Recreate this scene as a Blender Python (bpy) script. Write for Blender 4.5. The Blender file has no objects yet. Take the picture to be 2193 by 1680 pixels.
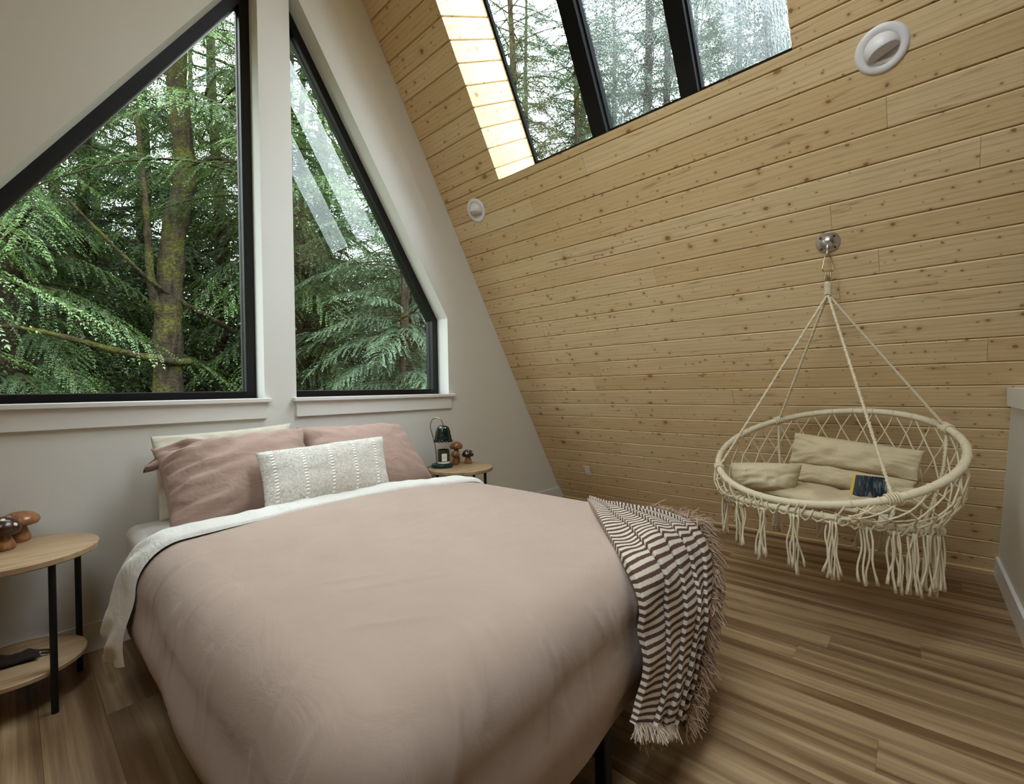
import bpy, math, random
import numpy as np
from mathutils import Vector, Matrix
C = bpy.context.scene.collection
SC = bpy.context.scene
PI = math.pi
A3 = lambda *v: np.array(v, dtype=float)

# ------------------------------------------------------------------ helpers
class MB:
    """collects vertices / faces / a 'pat' vector per vertex, links ONE mesh object"""
    def __init__(s): s.v, s.f, s.p, s.n = [], [], [], 0
    def add(s, verts, faces, pat=None):
        verts = np.asarray(verts, dtype=float).reshape(-1, 3)
        s.v.append(verts)
        s.f += [tuple(int(i) + s.n for i in f) for f in faces]
        s.p.append(np.zeros_like(verts) if pat is None else np.asarray(pat, dtype=float).reshape(-1, 3))
        s.n += len(verts)
        return s
    def quad(s, a, b, c, d, pat=None): return s.add([a, b, c, d], [(0, 1, 2, 3)], pat)
    def box(s, x0, x1, y0, y1, z0, z1, M=None):
        v = np.array([(x, y, z) for x in (x0, x1) for y in (y0, y1) for z in (z0, z1)], dtype=float)
        if M is not None: v = v @ np.asarray(M)[:3, :3].T + np.asarray(M)[:3, 3]
        return s.add(v, [(0, 1, 3, 2), (4, 6, 7, 5), (0, 4, 5, 1), (2, 3, 7, 6), (0, 2, 6, 4), (1, 5, 7, 3)])
    def rbox(s, x0, x1, y0, y1, z0, z1, r=.004):
        """box with chamfered edges"""
        import itertools
        c = A3((x0+x1)/2, (y0+y1)/2, (z0+z1)/2); h = A3(x1-x0, y1-y0, z1-z0)/2
        vs, idx = [], {}
        for sg in itertools.product((-1, 1), repeat=3):
            for ax in range(3):
                q = h - r; q = q.copy(); q[ax] = h[ax]
                idx[(sg, ax)] = len(vs); vs.append(c + A3(*sg)*q)
        fs = []
        for ax in range(3):
            o = [a for a in range(3) if a != ax]
            for sgn in (-1, 1):
                ring = []
                for a, b in ((-1, -1), (1, -1), (1, 1), (-1, 1)):
                    t = [0, 0, 0]; t[ax] = sgn; t[o[0]] = a; t[o[1]] = b; ring.append(idx[(tuple(t), ax)])
                if (sgn == 1) == (ax == 1): ring.reverse()
                fs.append(tuple(ring))
        for ax in range(3):
            o = [a for a in range(3) if a != ax]
            for a in (-1, 1):
                for b in (-1, 1):
                    t0 = [0]*3; t1 = [0]*3
                    t0[ax], t1[ax] = -1, 1
                    for t in (t0, t1): t[o[0]] = a; t[o[1]] = b
                    fs.append((idx[(tuple(t0), o[0])], idx[(tuple(t1), o[0])], idx[(tuple(t1), o[1])], idx[(tuple(t0), o[1])]))
        for sg in itertools.product((-1, 1), repeat=3): fs.append(tuple(idx[(sg, a)] for a in range(3)))
        return s.add(vs, fs)
    def tube(s, path, r, n=8, closed=False, caps=True):
        P = np.asarray(path, dtype=float); m = len(P)
        R = np.full(m, r, dtype=float) if np.isscalar(r) else np.asarray(r, dtype=float)
        if closed: T = np.roll(P, -1, 0) - np.roll(P, 1, 0)
        else: T = np.gradient(P, axis=0)
        T /= np.linalg.norm(T, axis=1)[:, None] + 1e-12
        ref = A3(0, 0, 1) if abs(T[0][2]) < .9 else A3(1, 0, 0)
        u = np.cross(T[0], ref); u /= np.linalg.norm(u); U = [u]
        for i in range(1, m):
            u = U[-1] - T[i]*np.dot(U[-1], T[i]); u /= np.linalg.norm(u) + 1e-12; U.append(u)
        U = np.array(U); V = np.cross(T, U)
        a = np.linspace(0, 2*PI, n, endpoint=False)
        v = P[:, None] + R[:, None, None]*(np.cos(a)[None, :, None]*U[:, None] + np.sin(a)[None, :, None]*V[:, None])
        fs = []
        for i in range(m if closed else m-1):
            j = (i+1) % m
            for k in range(n):
                l = (k+1) % n
                fs.append((i*n+k, i*n+l, j*n+l, j*n+k))
        if caps and not closed: fs += [tuple(range(n))[::-1], tuple((m-1)*n+k for k in range(n))]
        t = np.linspace(0, 1, m)
        pat = np.zeros((m, n, 3)); pat[:, :, 0] = t[:, None]
        return s.add(v.reshape(-1, 3), fs, pat.reshape(-1, 3))
    def lathe(s, prof, c=(0, 0, 0), n=32, squash=None, wave=None):
        prof = np.asarray(prof, dtype=float); m = len(prof)
        a = np.linspace(0, 2*PI, n, endpoint=False)
        v = np.zeros((m, n, 3))
        for i, (r, z) in enumerate(prof):
            rr = r*np.ones(n)
            if wave: rr = rr*(1 + wave(i/(m-1), a))
            v[i, :, 0] = rr*np.cos(a); v[i, :, 1] = rr*np.sin(a); v[i, :, 2] = z
        v = v.reshape(-1, 3) + A3(*c)
        fs = [(i*n+k, i*n+(k+1) % n, (i+1)*n+(k+1) % n, (i+1)*n+k) for i in range(m-1) for k in range(n)]
        if prof[0][0] > 1e-5: fs.append(tuple(range(n))[::-1])
        if prof[-1][0] > 1e-5: fs.append(tuple((m-1)*n+k for k in range(n)))
        return s.add(v, fs)
    def grid(s, G, pat=None, close_u=False, flip=False):
        G = np.asarray(G, dtype=float); a, b = G.shape[:2]
        fs = []
        for i in range(a if close_u else a-1):
            ii = (i+1) % a
            for j in range(b-1):
                f = (i*b+j, ii*b+j, ii*b+j+1, i*b+j+1)
                fs.append(f[::-1] if flip else f)
        return s.add(G.reshape(-1, 3), fs, None if pat is None else np.asarray(pat).reshape(-1, 3))
    def build(s, name, mat, parent=None, smooth=False, weld=False, angle=None):
        V = np.concatenate(s.v); Pt = np.concatenate(s.p)
        if parent is not None: V = V - np.array(wl(parent))
        me = bpy.data.meshes.new(name)
        me.from_pydata(V.tolist(), [], s.f)
        at = me.attributes.new('pat', 'FLOAT_VECTOR', 'POINT')
        at.data.foreach_set('vector', Pt.astype(np.float32).ravel())
        if weld:
            import bmesh
            bm = bmesh.new(); bm.from_mesh(me); bmesh.ops.remove_doubles(bm, verts=bm.verts, dist=1e-5)
            bmesh.ops.recalc_face_normals(bm, faces=bm.faces); bm.to_mesh(me); bm.free()
        me.materials.append(mat)
        if smooth: me.polygons.foreach_set('use_smooth', [True]*len(me.polygons))
        if angle is not None:
            me.polygons.foreach_set('use_smooth', [True]*len(me.polygons))
            try: me.set_sharp_from_angle(angle=math.radians(angle))
            except Exception: pass
        me.update()
        o = bpy.data.objects.new(name, me); C.objects.link(o)
        if parent is not None: o.parent = parent
        return o
def wl(o):
    p = Vector((0, 0, 0))
    while o is not None: p += o.location; o = o.parent
    return p
def tag(o, label, cat, group=None):
    o['label'] = label; o['category'] = cat
    if group: o['group'] = group
    return o
def thing(name, label, cat, loc, group=None):
    o = bpy.data.objects.new(name, None); C.objects.link(o); o.location = loc
    o.empty_display_size = .05
    return tag(o, label, cat, group)
def struct(o): o['kind'] = 'structure'; return o
def setting(name, loc=(0, 0, 0)):
    o = bpy.data.objects.new(name, None); C.objects.link(o); o.location = loc; o['kind'] = 'structure'; return o
def quads_obj(name, V, mat, parent=None, pat=None):
    """fast: V is (n,4,3)"""
    V = np.asarray(V, dtype=np.float32); n = len(V)
    if parent is not None: V = V - np.array(wl(parent), dtype=np.float32)
    me = bpy.data.meshes.new(name)
    me.vertices.add(n*4); me.vertices.foreach_set('co', V.ravel())
    me.loops.add(n*4); me.loops.foreach_set('vertex_index', np.arange(n*4, dtype=np.int32))
    me.polygons.add(n); me.polygons.foreach_set('loop_start', np.arange(0, n*4, 4, dtype=np.int32))
    if pat is not None:
        at = me.attributes.new('pat', 'FLOAT_VECTOR', 'POINT'); at.data.foreach_set('vector', np.asarray(pat, dtype=np.float32).ravel())
    me.materials.append(mat); me.update(calc_edges=True)
    o = bpy.data.objects.new(name, me); C.objects.link(o)
    if parent is not None: o.parent = parent
    return o
_rs = np.random.default_rng(11)
def wavefield(n, k0, k1, seed, aniso=(1, 1)):
    r = np.random.default_rng(seed)
    k = np.exp(r.uniform(np.log(k0), np.log(k1), n)); th = r.uniform(0, 2*PI, n); ph = r.uniform(0, 2*PI, n)
    kx, ky = k*np.cos(th)*aniso[0], k*np.sin(th)*aniso[1]; amp = (k0/k)**.9
    def f(x, y):
        o = 0
        for a, b, p, m in zip(kx, ky, ph, amp): o = o + m*np.sin(a*x + b*y + p + .7*np.sin(b*x*.6 - a*y*.6))
        return o/np.sqrt((amp**2).sum())
    return f
def wrinkle(dx0, dy0, dx1, dy1, w, h):
    """a soft crease of width w and height h along a segment, in cloth coordinates"""
    d = A3(dx1-dx0, dy1-dy0); L = np.hypot(*d); d /= L
    def f(x, y):
        px, py = x-dx0, y-dy0
        al = px*d[0] + py*d[1]; ac = -px*d[1] + py*d[0] + .12*w*np.sin(al*23)
        return h*np.exp(-(ac/w)**2)*np.clip(np.sin(np.clip(al/L, 0, 1)*PI), 0, 1)**.7
    return f

# ------------------------------------------------------------------ materials
def lin(r, g, b):
    f = lambda c: (c/255/12.92) if c/255 <= .04045 else ((c/255+.055)/1.055)**2.4
    return (f(r), f(g), f(b), 1)
class NT:
    def __init__(s, name):
        s.m = bpy.data.materials.new(name); s.m.use_nodes = True
        s.t = s.m.node_tree; s.N = s.t.nodes; s.N.clear()
        s.out = s.N.new('ShaderNodeOutputMaterial')
    def n(s, typ, ins=None, **kw):
        nd = s.N.new(typ)
        for k, v in kw.items(): setattr(nd, k, v)
        for k, v in (ins or {}).items():
            sk = nd.inputs[k]
            if isinstance(v, bpy.types.NodeSocket): s.t.links.new(v, sk)
            else: sk.default_value = v
        return nd
    def math(s, op, a, b=0.0, c=None):
        d = {0: a, 1: b}
        if c is not None: d[2] = c
        return s.n('ShaderNodeMath', d, operation=op).outputs[0]
    def mix(s, f, a, b, bt='MIX'):
        nd = s.n('ShaderNodeMix', data_type='RGBA', blend_type=bt)
        for i, v in ((0, f), (6, a), (7, b)):
            if isinstance(v, bpy.types.NodeSocket): s.t.links.new(v, nd.inputs[i])
            else: nd.inputs[i].default_value = v
        return nd.outputs[2]
    def ramp(s, f, stops, interp='LINEAR'):
        nd = s.n('ShaderNodeValToRGB', {0: f}); cr = nd.color_ramp; cr.interpolation = interp
        while len(cr.elements) > 1: cr.elements.remove(cr.elements[-1])
        cr.elements[0].position = stops[0][0]; cr.elements[0].color = stops[0][1]
        for p, c in stops[1:]:
            e = cr.elements.new(p); e.color = c
        return nd.outputs[0]
    def noise(s, vec, scale, detail=3, rough=.55, dist=0.0):
        d = {'Scale': scale, 'Detail': detail, 'Roughness': rough, 'Distortion': dist}
        if vec is not None: d['Vector'] = vec
        return s.n('ShaderNodeTexNoise', d).outputs[0]
    def vmul(s, vec, v): return s.n('ShaderNodeVectorMath', {0: vec, 1: v}, operation='MULTIPLY').outputs[0]
    def vadd(s, vec, v): return s.n('ShaderNodeVectorMath', {0: vec, 1: v}, operation='ADD').outputs[0]
    def attr(s, a='pat'): return s.n('ShaderNodeAttribute', attribute_name=a).outputs['Vector']
    def pos(s): return s.n('ShaderNodeNewGeometry').outputs['Position']
    def obj(s): return s.n('ShaderNodeTexCoord').outputs['Object']
    def sep(s, v):
        o = s.n('ShaderNodeSeparateXYZ', {0: v}).outputs; return o[0], o[1], o[2]
    def comb(s, x, y, z): return s.n('ShaderNodeCombineXYZ', {0: x, 1: y, 2: z}).outputs[0]
    def bump(s, h, strength=.3, dist=.01): return s.n('ShaderNodeBump', {'Height': h, 'Strength': strength, 'Distance': dist}).outputs[0]
    def bsdf(s, color, rough=.5, metal=0.0, normal=None, spec=.5, **kw):
        d = {'Base Color': color, 'Roughness': rough, 'Metallic': metal, 'Specular IOR Level': spec}
        if normal is not None: d['Normal'] = normal
        d.update(kw)
        p = s.n('ShaderNodeBsdfPrincipled', d)
        s.t.links.new(p.outputs[0], s.out.inputs[0]); return p
    def surf(s, sock): s.t.links.new(sock, s.out.inputs[0]); return s.m
MT = {}
def simple(name, col, rough=.5, metal=0.0, spec=.5, nscale=None, bump=.1, var=.06):
    t = NT(name)
    c = col; nr = None
    if nscale:
        nz = t.noise(t.obj(), nscale, 4)
        c = t.mix(nz, tuple(x*(1-var) for x in col[:3])+(1,), tuple(min(1, x*(1+var)) for x in col[:3])+(1,))
        nr = t.bump(nz, bump, .003)
    t.bsdf(c, rough, metal, nr, spec)
    MT[name] = t.m; return t.m
simple('wall_paint', lin(226, 225, 219), .75, spec=.3, nscale=180, bump=.12, var=.01)
simple('trim_paint', lin(232, 231, 227), .45, spec=.4, nscale=60, bump=.03, var=.01)
simple('black_frame', lin(18, 18, 20), .45, spec=.4, nscale=90, bump=.04)
simple('matte_black', lin(16, 17, 19), .9, spec=.08, nscale=90, bump=.04)
simple('black_metal', lin(15, 15, 16), .5, metal=.0, spec=.45, nscale=120, bump=.05)
simple('steel', lin(212, 210, 207), .34, metal=1.0, nscale=40, bump=.02)
simple('brass', lin(196, 176, 138), .3, metal=1.0, nscale=40, bump=.02)
simple('white_plastic', lin(226, 222, 222), .4, nscale=40, bump=.01)
simple('outlet_plastic', lin(232, 208, 200), .4, nscale=40, bump=.01)
simple('slot_dark', lin(60, 52, 48), .5, nscale=40)
simple('green_lacquer', lin(8, 30, 28), .12, spec=.7, nscale=30, bump=.01)
simple('green_base', lin(12, 48, 42), .3, spec=.5, nscale=30, bump=.02)
simple('label_paper', lin(236, 233, 224), .7, nscale=80, bump=.02)
simple('print_ink', lin(95, 95, 92), .7, nscale=80)
simple('white_wax', lin(235, 230, 226), .4, nscale=50)
simple('cord_rubber', lin(28, 28, 26), .6, nscale=50)
simple('spot_paint', lin(240, 228, 200), .4, nscale=60, bump=.02)
simple('plush_dark', lin(40, 29, 20), .95, nscale=140, bump=.6, var=.4)
simple('bead', lin(210, 200, 185), .2, nscale=40)
simple('mag_yellow', lin(206, 172, 52), .4, nscale=60, bump=.02)
simple('paper', lin(225, 218, 200), .7, nscale=60)
simple('seat_lining', lin(214, 205, 185), .9, nscale=200, bump=.1)

def wood_boards():
    t = NT('pine_boards'); a = t.attr(); x, y, r = t.sep(a)
    p = t.comb(x, y, t.math('MULTIPLY', r, 13.0))
    base = t.ramp(t.math('FRACT', t.math('MULTIPLY', r, 7.31)), [(0, lin(210, 181, 135)), (.35, lin(217, 190, 146)), (.7, lin(223, 199, 157)), (1, lin(213, 184, 138))])
    broad = t.noise(t.vmul(p, (1.1, 6, 1)), 1.0, 3)
    c = t.mix(t.ramp(broad, [(.35, (0, 0, 0, 1)), (.7, (1, 1, 1, 1))]), base, t.mix(.4, base, lin(204, 176, 134)))
    grain = t.noise(t.vmul(p, (3.0, 75, 1)), 1.0, 4, .6, .6)
    c = t.mix(t.math('MULTIPLY', t.ramp(grain, [(.46, (0, 0, 0, 1)), (.72, (1, 1, 1, 1))]), .42), c, lin(184, 148, 100))
    # cathedral figure on some boards
    fig = t.n('ShaderNodeTexWave', {'Vector': t.vmul(p, (.9, 7, 1)), 'Scale': 1.6, 'Distortion': 6.0, 'Detail': 2.0, 'Detail Scale': .8}, wave_type='BANDS', bands_direction='Y').outputs[0]
    c = t.mix(t.math('MULTIPLY', t.ramp(fig, [(.75, (0, 0, 0, 1)), (1, (1, 1, 1, 1))]), .26), c, lin(168, 128, 82))
    h = None; warp = t.math('ADD', t.noise(t.vmul(p, (1, 1, 1)), 14.0, 2), t.math('MULTIPLY', t.noise(t.vmul(p, (.7, 1, 1)), 75.0, 2), .55))
    pw = t.vadd(p, t.vmul(t.comb(warp, warp, 0.0), (.012, .012, 0)))
    for sc, k0, k1, el in ((9.5, .055, .06, 1.15), (4.6, .034, .075, 1.25), (19, .05, .05, 1.2)):
        v = t.n('ShaderNodeTexVoronoi', {'Vector': t.vadd(t.vadd(t.vmul(pw, (1/el, 1.0, 0)), t.comb(t.math('MULTIPLY', r, sc*.37), t.math('MULTIPLY', r, sc*.23), 0.0)), (sc*3.7, sc*1.3, 0)), 'Scale': sc}, voronoi_dimensions='2D')
        d = v.outputs['Distance']; cr, cg, cb = t.sep(v.outputs['Color'])
        big = t.math('POWER', cr, 4.0)
        rad = t.math('MULTIPLY_ADD', big, k1, k0*1.0)
        on = t.math('GREATER_THAN', cg, .52 if sc < 15 else .78)
        q = t.math('DIVIDE', d, rad)
        core = t.math('MULTIPLY', t.math('MULTIPLY', t.ramp(q, [(.6, (1, 1, 1, 1)), (1.05, (0, 0, 0, 1))]), on), t.math('MULTIPLY_ADD', cb, .4, .6))
        halo = t.math('MULTIPLY', t.math('MULTIPLY', t.ramp(t.math('DIVIDE', q, 2.6), [(.2, (1, 1, 1, 1)), (1, (0, 0, 0, 1))]), on), .42)
        c = t.mix(halo, c, lin(176, 132, 82))
        c = t.mix(t.math('MULTIPLY', core, .9), c, t.mix(cb, lin(92, 60, 30), lin(138, 98, 58)))
    # pitch streaks and checks
    st = t.noise(t.vmul(p, (5, 42, 3)), 1.0, 2, .5, .3)
    c = t.mix(t.math('MULTIPLY', t.ramp(st, [(.64, (0, 0, 0, 1)), (.74, (1, 1, 1, 1))]), .5), c, lin(136, 98, 56))
    # one board has split along its length
    yc = t.n('ShaderNodeFloatCurve' if False else 'ShaderNodeMapRange', {0: x, 1: 2.06, 2: .79, 3: 0.0, 4: 1.0}).outputs[0]
    ctr = t.ramp(yc, [(0, (.45, 0, 0, 1)), (.15, (.25, 0, 0, 1)), (.32, (.22, 0, 0, 1)), (.55, (.46, 0, 0, 1)), (.70, (.45, 0, 0, 1)), (.79, (.74, 0, 0, 1)), (.88, (.79, 0, 0, 1)), (1, (.74, 0, 0, 1))])
    cs = t.math('MULTIPLY_ADD', t.math('ADD', t.sep(ctr)[0], t.math('MULTIPLY_ADD', t.noise(p, 22.0, 3), .16, -.08)), .04, 2.6053)
    wd_ = t.ramp(yc, [(0, (0, 0, 0, 1)), (.04, (.5, 0, 0, 1)), (.30, (1, 0, 0, 1)), (.36, (.5, 0, 0, 1)), (.5, (.35, 0, 0, 1)), (.74, (.15, 0, 0, 1)), (.86, (.9, 0, 0, 1)), (.97, (.5, 0, 0, 1)), (1, (0, 0, 0, 1))])
    ck = t.math('LESS_THAN', t.math('ABSOLUTE', t.math('SUBTRACT', y, cs)), t.math('MULTIPLY', t.sep(wd_)[0], .0028))
    c = t.mix(t.math('MULTIPLY', ck, .85), c, lin(70, 46, 26))
    b = t.bump(grain, .06, .002)
    t.bsdf(c, .55, 0, b, .3); MT['pine_boards'] = t.m
wood_boards()
def floor_mat():
    t = NT('floor_planks'); a = t.attr(); x, y, r = t.sep(a)
    p = t.comb(x, y, t.math('MULTIPLY', r, 17.0))
    rr = t.math('FRACT', t.math('MULTIPLY', r, 5.77))
    base = t.ramp(rr, [(0, lin(132, 101, 68)), (.3, lin(158, 126, 90)), (.6, lin(143, 112, 77)), (.8, lin(172, 142, 105)), (1, lin(150, 118, 82))])
    band = t.noise(t.vmul(p, (.55, 13, 1)), 1.0, 3, .5, .8)
    c = t.mix(t.ramp(band, [(.38, (0, 0, 0, 1)), (.62, (1, 1, 1, 1))]), t.mix(.65, base, lin(92, 64, 38)), t.mix(.5, base, lin(204, 178, 140)))
    grain = t.noise(t.vmul(p, (2.2, 110, 1)), 1.0, 4, .65, .4)
    c = t.mix(t.math('MULTIPLY', t.ramp(grain, [(.4, (0, 0, 0, 1)), (.7, (1, 1, 1, 1))]), .35), c, lin(92, 64, 40))
    v = t.n('ShaderNodeTexVoronoi', {'Vector': t.vmul(p, (.35, 1.2, 1)), 'Scale': 3.2})
    c = t.mix(t.math('MULTIPLY', t.ramp(v.outputs['Distance'], [(.03, (1, 1, 1, 1)), (.1, (0, 0, 0, 1))]), .5), c, lin(72, 48, 28))
    t.bsdf(c, t.math('MULTIPLY_ADD', grain, .15, .36), 0, t.bump(grain, .08, .002), .4); MT['floor_planks'] = t.m
floor_mat()
def laminate():
    t = NT('table_wood'); p = t.obj()
    band = t.noise(t.vmul(p, (3, 28, 3)), 1.0, 4, .55, .5)
    c = t.ramp(band, [(.3, lin(152, 122, 90)), (.5, lin(174, 146, 112)), (.72, lin(188, 162, 128))])
    g = t.noise(t.vmul(p, (12, 220, 12)), 1.0, 3)
    c = t.mix(t.math('MULTIPLY', g, .25), c, lin(150, 116, 80))
    t.bsdf(c, .45, 0, t.bump(g, .06, .001), .4); MT['table_wood'] = t.m
laminate()
def fabric(name, col, col2, weave=900, b=.25, rough=.9, wr=None, wrs=.5, sheen=.15):
    t = NT(name); p = t.obj()
    n1 = t.noise(p, 6.0, 4); n2 = t.noise(p, weave, 2)
    c = t.mix(t.ramp(n1, [(.3, (0, 0, 0, 1)), (.7, (1, 1, 1, 1))]), col, col2)
    h = t.math('MULTIPLY', n2, .12)
    if wr:
        w = t.noise(t.vmul(p, wr), 1.0, 4, .55, 1.2)
        h = t.math('ADD', h, t.math('MULTIPLY', w, wrs))
    t.bsdf(c, rough, 0, t.bump(h, b, .012), .2, **{'Sheen Weight': sheen}); MT[name] = t.m
fabric('duvet_pink', lin(179, 158, 144), lin(174, 153, 139), wr=(9, 5, 7), b=.42, wrs=.9)
fabric('pillow_pink', lin(172, 145, 132), lin(166, 138, 126), wr=(9, 16, 13), b=.7, wrs=1.2)
fabric('duvet_white', lin(228, 226, 219), lin(223, 220, 212), wr=(30, 12, 16), b=.6, wrs=.9)
fabric('sheet_white', lin(232, 230, 224), lin(226, 223, 214), wr=(5, 5, 5), b=.15)
fabric('pillow_cream', lin(230, 225, 208), lin(225, 219, 200), wr=(8, 16, 10), b=.6, wrs=1.0)
fabric('canvas', lin(206, 190, 156), lin(198, 181, 146), weave=500, wr=(14, 14, 9), b=.7, wrs=1.0)
fabric('cotton_rope', lin(222, 208, 178), lin(212, 196, 164), weave=420, b=.5)
fabric('hoop_wrap', lin(224, 212, 184), lin(216, 202, 172), weave=300, b=.3)
def lumbar_mat():
    t = NT('boucle'); a = t.attr(); x, y, z = t.sep(a)      # x,y in metres on the pillow face
    n = t.noise(t.vmul(a, (1.0, 1.5, 1)), 62.0, 3, .6, 1.6)
    c = t.ramp(n, [(.3, lin(176, 169, 157)), (.5, lin(214, 209, 199)), (.7, lin(230, 227, 220))])
    sx = t.math('ABSOLUTE', t.math('SUBTRACT', t.math('FRACT', t.math('MULTIPLY', t.math('ADD', x, .02), 1/.148)), .5))
    stripe = t.math('LESS_THAN', sx, .055)
    rib = t.math('MULTIPLY_ADD', t.math('SINE', t.math('MULTIPLY', y, 2*PI/.0165)), .5, .5)
    c = t.mix(stripe, c, t.ramp(rib, [(.2, lin(206, 201, 188)), (.6, lin(246, 245, 240))]))
    h = t.mix(stripe, t.comb(n, n, n), t.comb(rib, rib, rib))
    t.bsdf(c, .95, 0, t.bump(h, .7, .008), .15); MT['boucle'] = t.m
lumbar_mat()
def throw_mat():
    t = NT('throw_stripes'); a = t.attr(); x, y, z = t.sep(a)   # x: stripe coordinate, z: 1 near hem
    w = t.noise(t.obj(), 120.0, 2)
    s = t.math('FRACT', t.math('ADD', x, t.math('MULTIPLY_ADD', w, .16, -.08)))
    m = t.ramp(s, [(.40, (0, 0, 0, 1)), (.47, (1, 1, 1, 1)), (.92, (1, 1, 1, 1)), (.99, (0, 0, 0, 1))])
    c = t.mix(m, lin(80, 55, 47), lin(226, 214, 198))
    n = t.noise(t.obj(), 420.0, 2)
    c = t.mix(t.math('MULTIPLY', n, .25), c, lin(160, 135, 120))
    t.bsdf(c, .95, 0, t.bump(t.math('ADD', n, t.math('MULTIPLY', w, .5)), .6, .004), .1); MT['throw_stripes'] = t.m
throw_mat()
simple('fringe_brown', lin(176, 150, 128), .95, nscale=60, bump=.3, var=.35)
simple('fringe_light', lin(222, 206, 188), .95, nscale=60, bump=.3, var=.15)
def mushroom_mat(name, c0, c1):
    t = NT(name); p = t.obj()
    g = t.noise(t.vmul(p, (30, 30, 5)), 1.0, 3, .6, 1.5)
    t.bsdf(t.mix(t.ramp(g, [(.35, (0, 0, 0, 1)), (.65, (1, 1, 1, 1))]), c0, c1), .22, 0, None, .5); MT[name] = t.m
mushroom_mat('mushroom_tan', lin(132, 82, 50), lin(158, 108, 72))
mushroom_mat('mushroom_stem', lin(130, 84, 52), lin(160, 114, 78))
mushroom_mat('mushroom_brown', lin(118, 72, 38), lin(146, 96, 56))
mushroom_mat('mushroom_dark', lin(46, 26, 16), lin(66, 38, 24))
def jar_mat():
    t = NT('jar_glass'); t.bsdf(lin(38, 44, 14), .08, 0, None, .6, **{'Coat Weight': .5}); MT['jar_glass'] = t.m
jar_mat()
def glass_mat(name, rain=0.0, tint=(1, 1, 1, 1)):
    t = NT(name)
    fr = t.n('ShaderNodeFresnel', {'IOR': 1.5}).outputs[0]
    tr = t.n('ShaderNodeBsdfTransparent', {'Color': tint}).outputs[0]
    gl = t.n('ShaderNodeBsdfGlossy', {'Color': (1, 1, 1, 1), 'Roughness': .0})
    base = t.n('ShaderNodeMixShader', {0: t.math('MINIMUM', t.math('MULTIPLY', fr, 1.0), .9), 1: tr, 2: gl.outputs[0]}).outputs[0]
    if rain:
        p = t.attr(); x, y, z = t.sep(p)                       # x across pane, y down the slope
        drops = t.n('ShaderNodeTexVoronoi', {'Vector': t.vmul(p, (1, .6, 1)), 'Scale': 150.0}, feature='SMOOTH_F1').outputs['Distance']
        run = t.noise(t.vmul(p, (110, 9, 1)), 1.0, 4, .6, .6)
        h = t.math('ADD', t.math('MULTIPLY', drops, 1.0), t.math('MULTIPLY', run, 1.3))
        nrm = t.bump(h, 1.0, .012)
        rf = t.n('ShaderNodeBsdfRefraction', {'Color': (.92, .95, 1, 1), 'Roughness': .08, 'IOR': 1.25, 'Normal': nrm}).outputs[0]
        k = t.noise(t.vmul(p, (5, 2.0, 1)), 1.0, 3)
        amt = t.math('MULTIPLY', t.ramp(t.math('ADD', k, t.math('MULTIPLY', x, .0)), [(.30, (.35, .35, .35, 1)), (.55, (1, 1, 1, 1))]), rain)
        base = t.n('ShaderNodeMixShader', {0: amt, 1: base, 2: rf}).outputs[0]
    MT[name] = t.surf(base)
glass_mat('window_glass')
glass_mat('wet_glass', .35)
glass_mat('rain_glass', .62)
def foliage(name, c0, c1, c2, tr=.35):
    t = NT(name); a = t.attr(); x, y, z = t.sep(a)             # x random per leaf, y along branch
    rnd = t.n('ShaderNodeObjectInfo').outputs['Random']
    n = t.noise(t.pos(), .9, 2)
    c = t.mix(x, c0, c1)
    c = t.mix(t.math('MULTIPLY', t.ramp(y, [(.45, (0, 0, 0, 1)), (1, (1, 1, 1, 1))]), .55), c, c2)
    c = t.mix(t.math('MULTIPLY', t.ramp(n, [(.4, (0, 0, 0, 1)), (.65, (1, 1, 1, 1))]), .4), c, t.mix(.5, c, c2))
    d = t.n('ShaderNodeBsdfDiffuse', {'Color': c}).outputs[0]
    l = t.n('ShaderNodeBsdfTranslucent', {'Color': t.mix(.5, c, c2)}).outputs[0]
    m = t.n('ShaderNodeMixShader', {0: tr, 1: d, 2: l}).outputs[0]
    g = t.n('ShaderNodeBsdfGlossy', {'Color': (.85, .95, .9, 1), 'Roughness': .45}).outputs[0]
    m = t.n('ShaderNodeMixShader', {0: .04, 1: m, 2: g}).outputs[0]
    MT[name] = t.surf(m)
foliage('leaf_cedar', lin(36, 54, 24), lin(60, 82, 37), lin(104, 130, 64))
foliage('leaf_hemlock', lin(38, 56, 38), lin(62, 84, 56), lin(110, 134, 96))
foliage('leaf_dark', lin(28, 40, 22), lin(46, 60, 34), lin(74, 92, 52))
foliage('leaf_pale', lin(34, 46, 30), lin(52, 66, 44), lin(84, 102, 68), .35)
def bark(name, moss):
    t = NT(name); p = t.pos()
    n = t.noise(t.vmul(p, (14, 14, 3)), 1.0, 4)
    c = t.ramp(n, [(.3, lin(26, 21, 15)), (.6, lin(56, 47, 36)), (.8, lin(80, 70, 56))])
    m = t.noise(p, 2.6, 4)
    g = t.noise(p, 26.0, 3)
    mc = t.ramp(g, [(.3, lin(36, 36, 16)), (.7, lin(84, 82, 36))])
    c = t.mix(t.ramp(m, [(.62-moss*.45, (0, 0, 0, 1)), (.78-moss*.45, (1, 1, 1, 1))]), c, mc)
    t.bsdf(c, .9, 0, t.bump(t.math('ADD', n, g), .9, .04), .15); MT[name] = t.m
bark('bark', .12); bark('bark_mossy', .42)
def ground_mat():
    t = NT('forest_floor'); n = t.noise(t.pos(), 1.3, 5)
    t.bsdf(t.ramp(n, [(.3, lin(46, 36, 24)), (.5, lin(70, 74, 36)), (.7, lin(96, 108, 52))]), .95, 0, t.bump(n, .8, .1), .1); MT['forest_floor'] = t.m
ground_mat()
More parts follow.
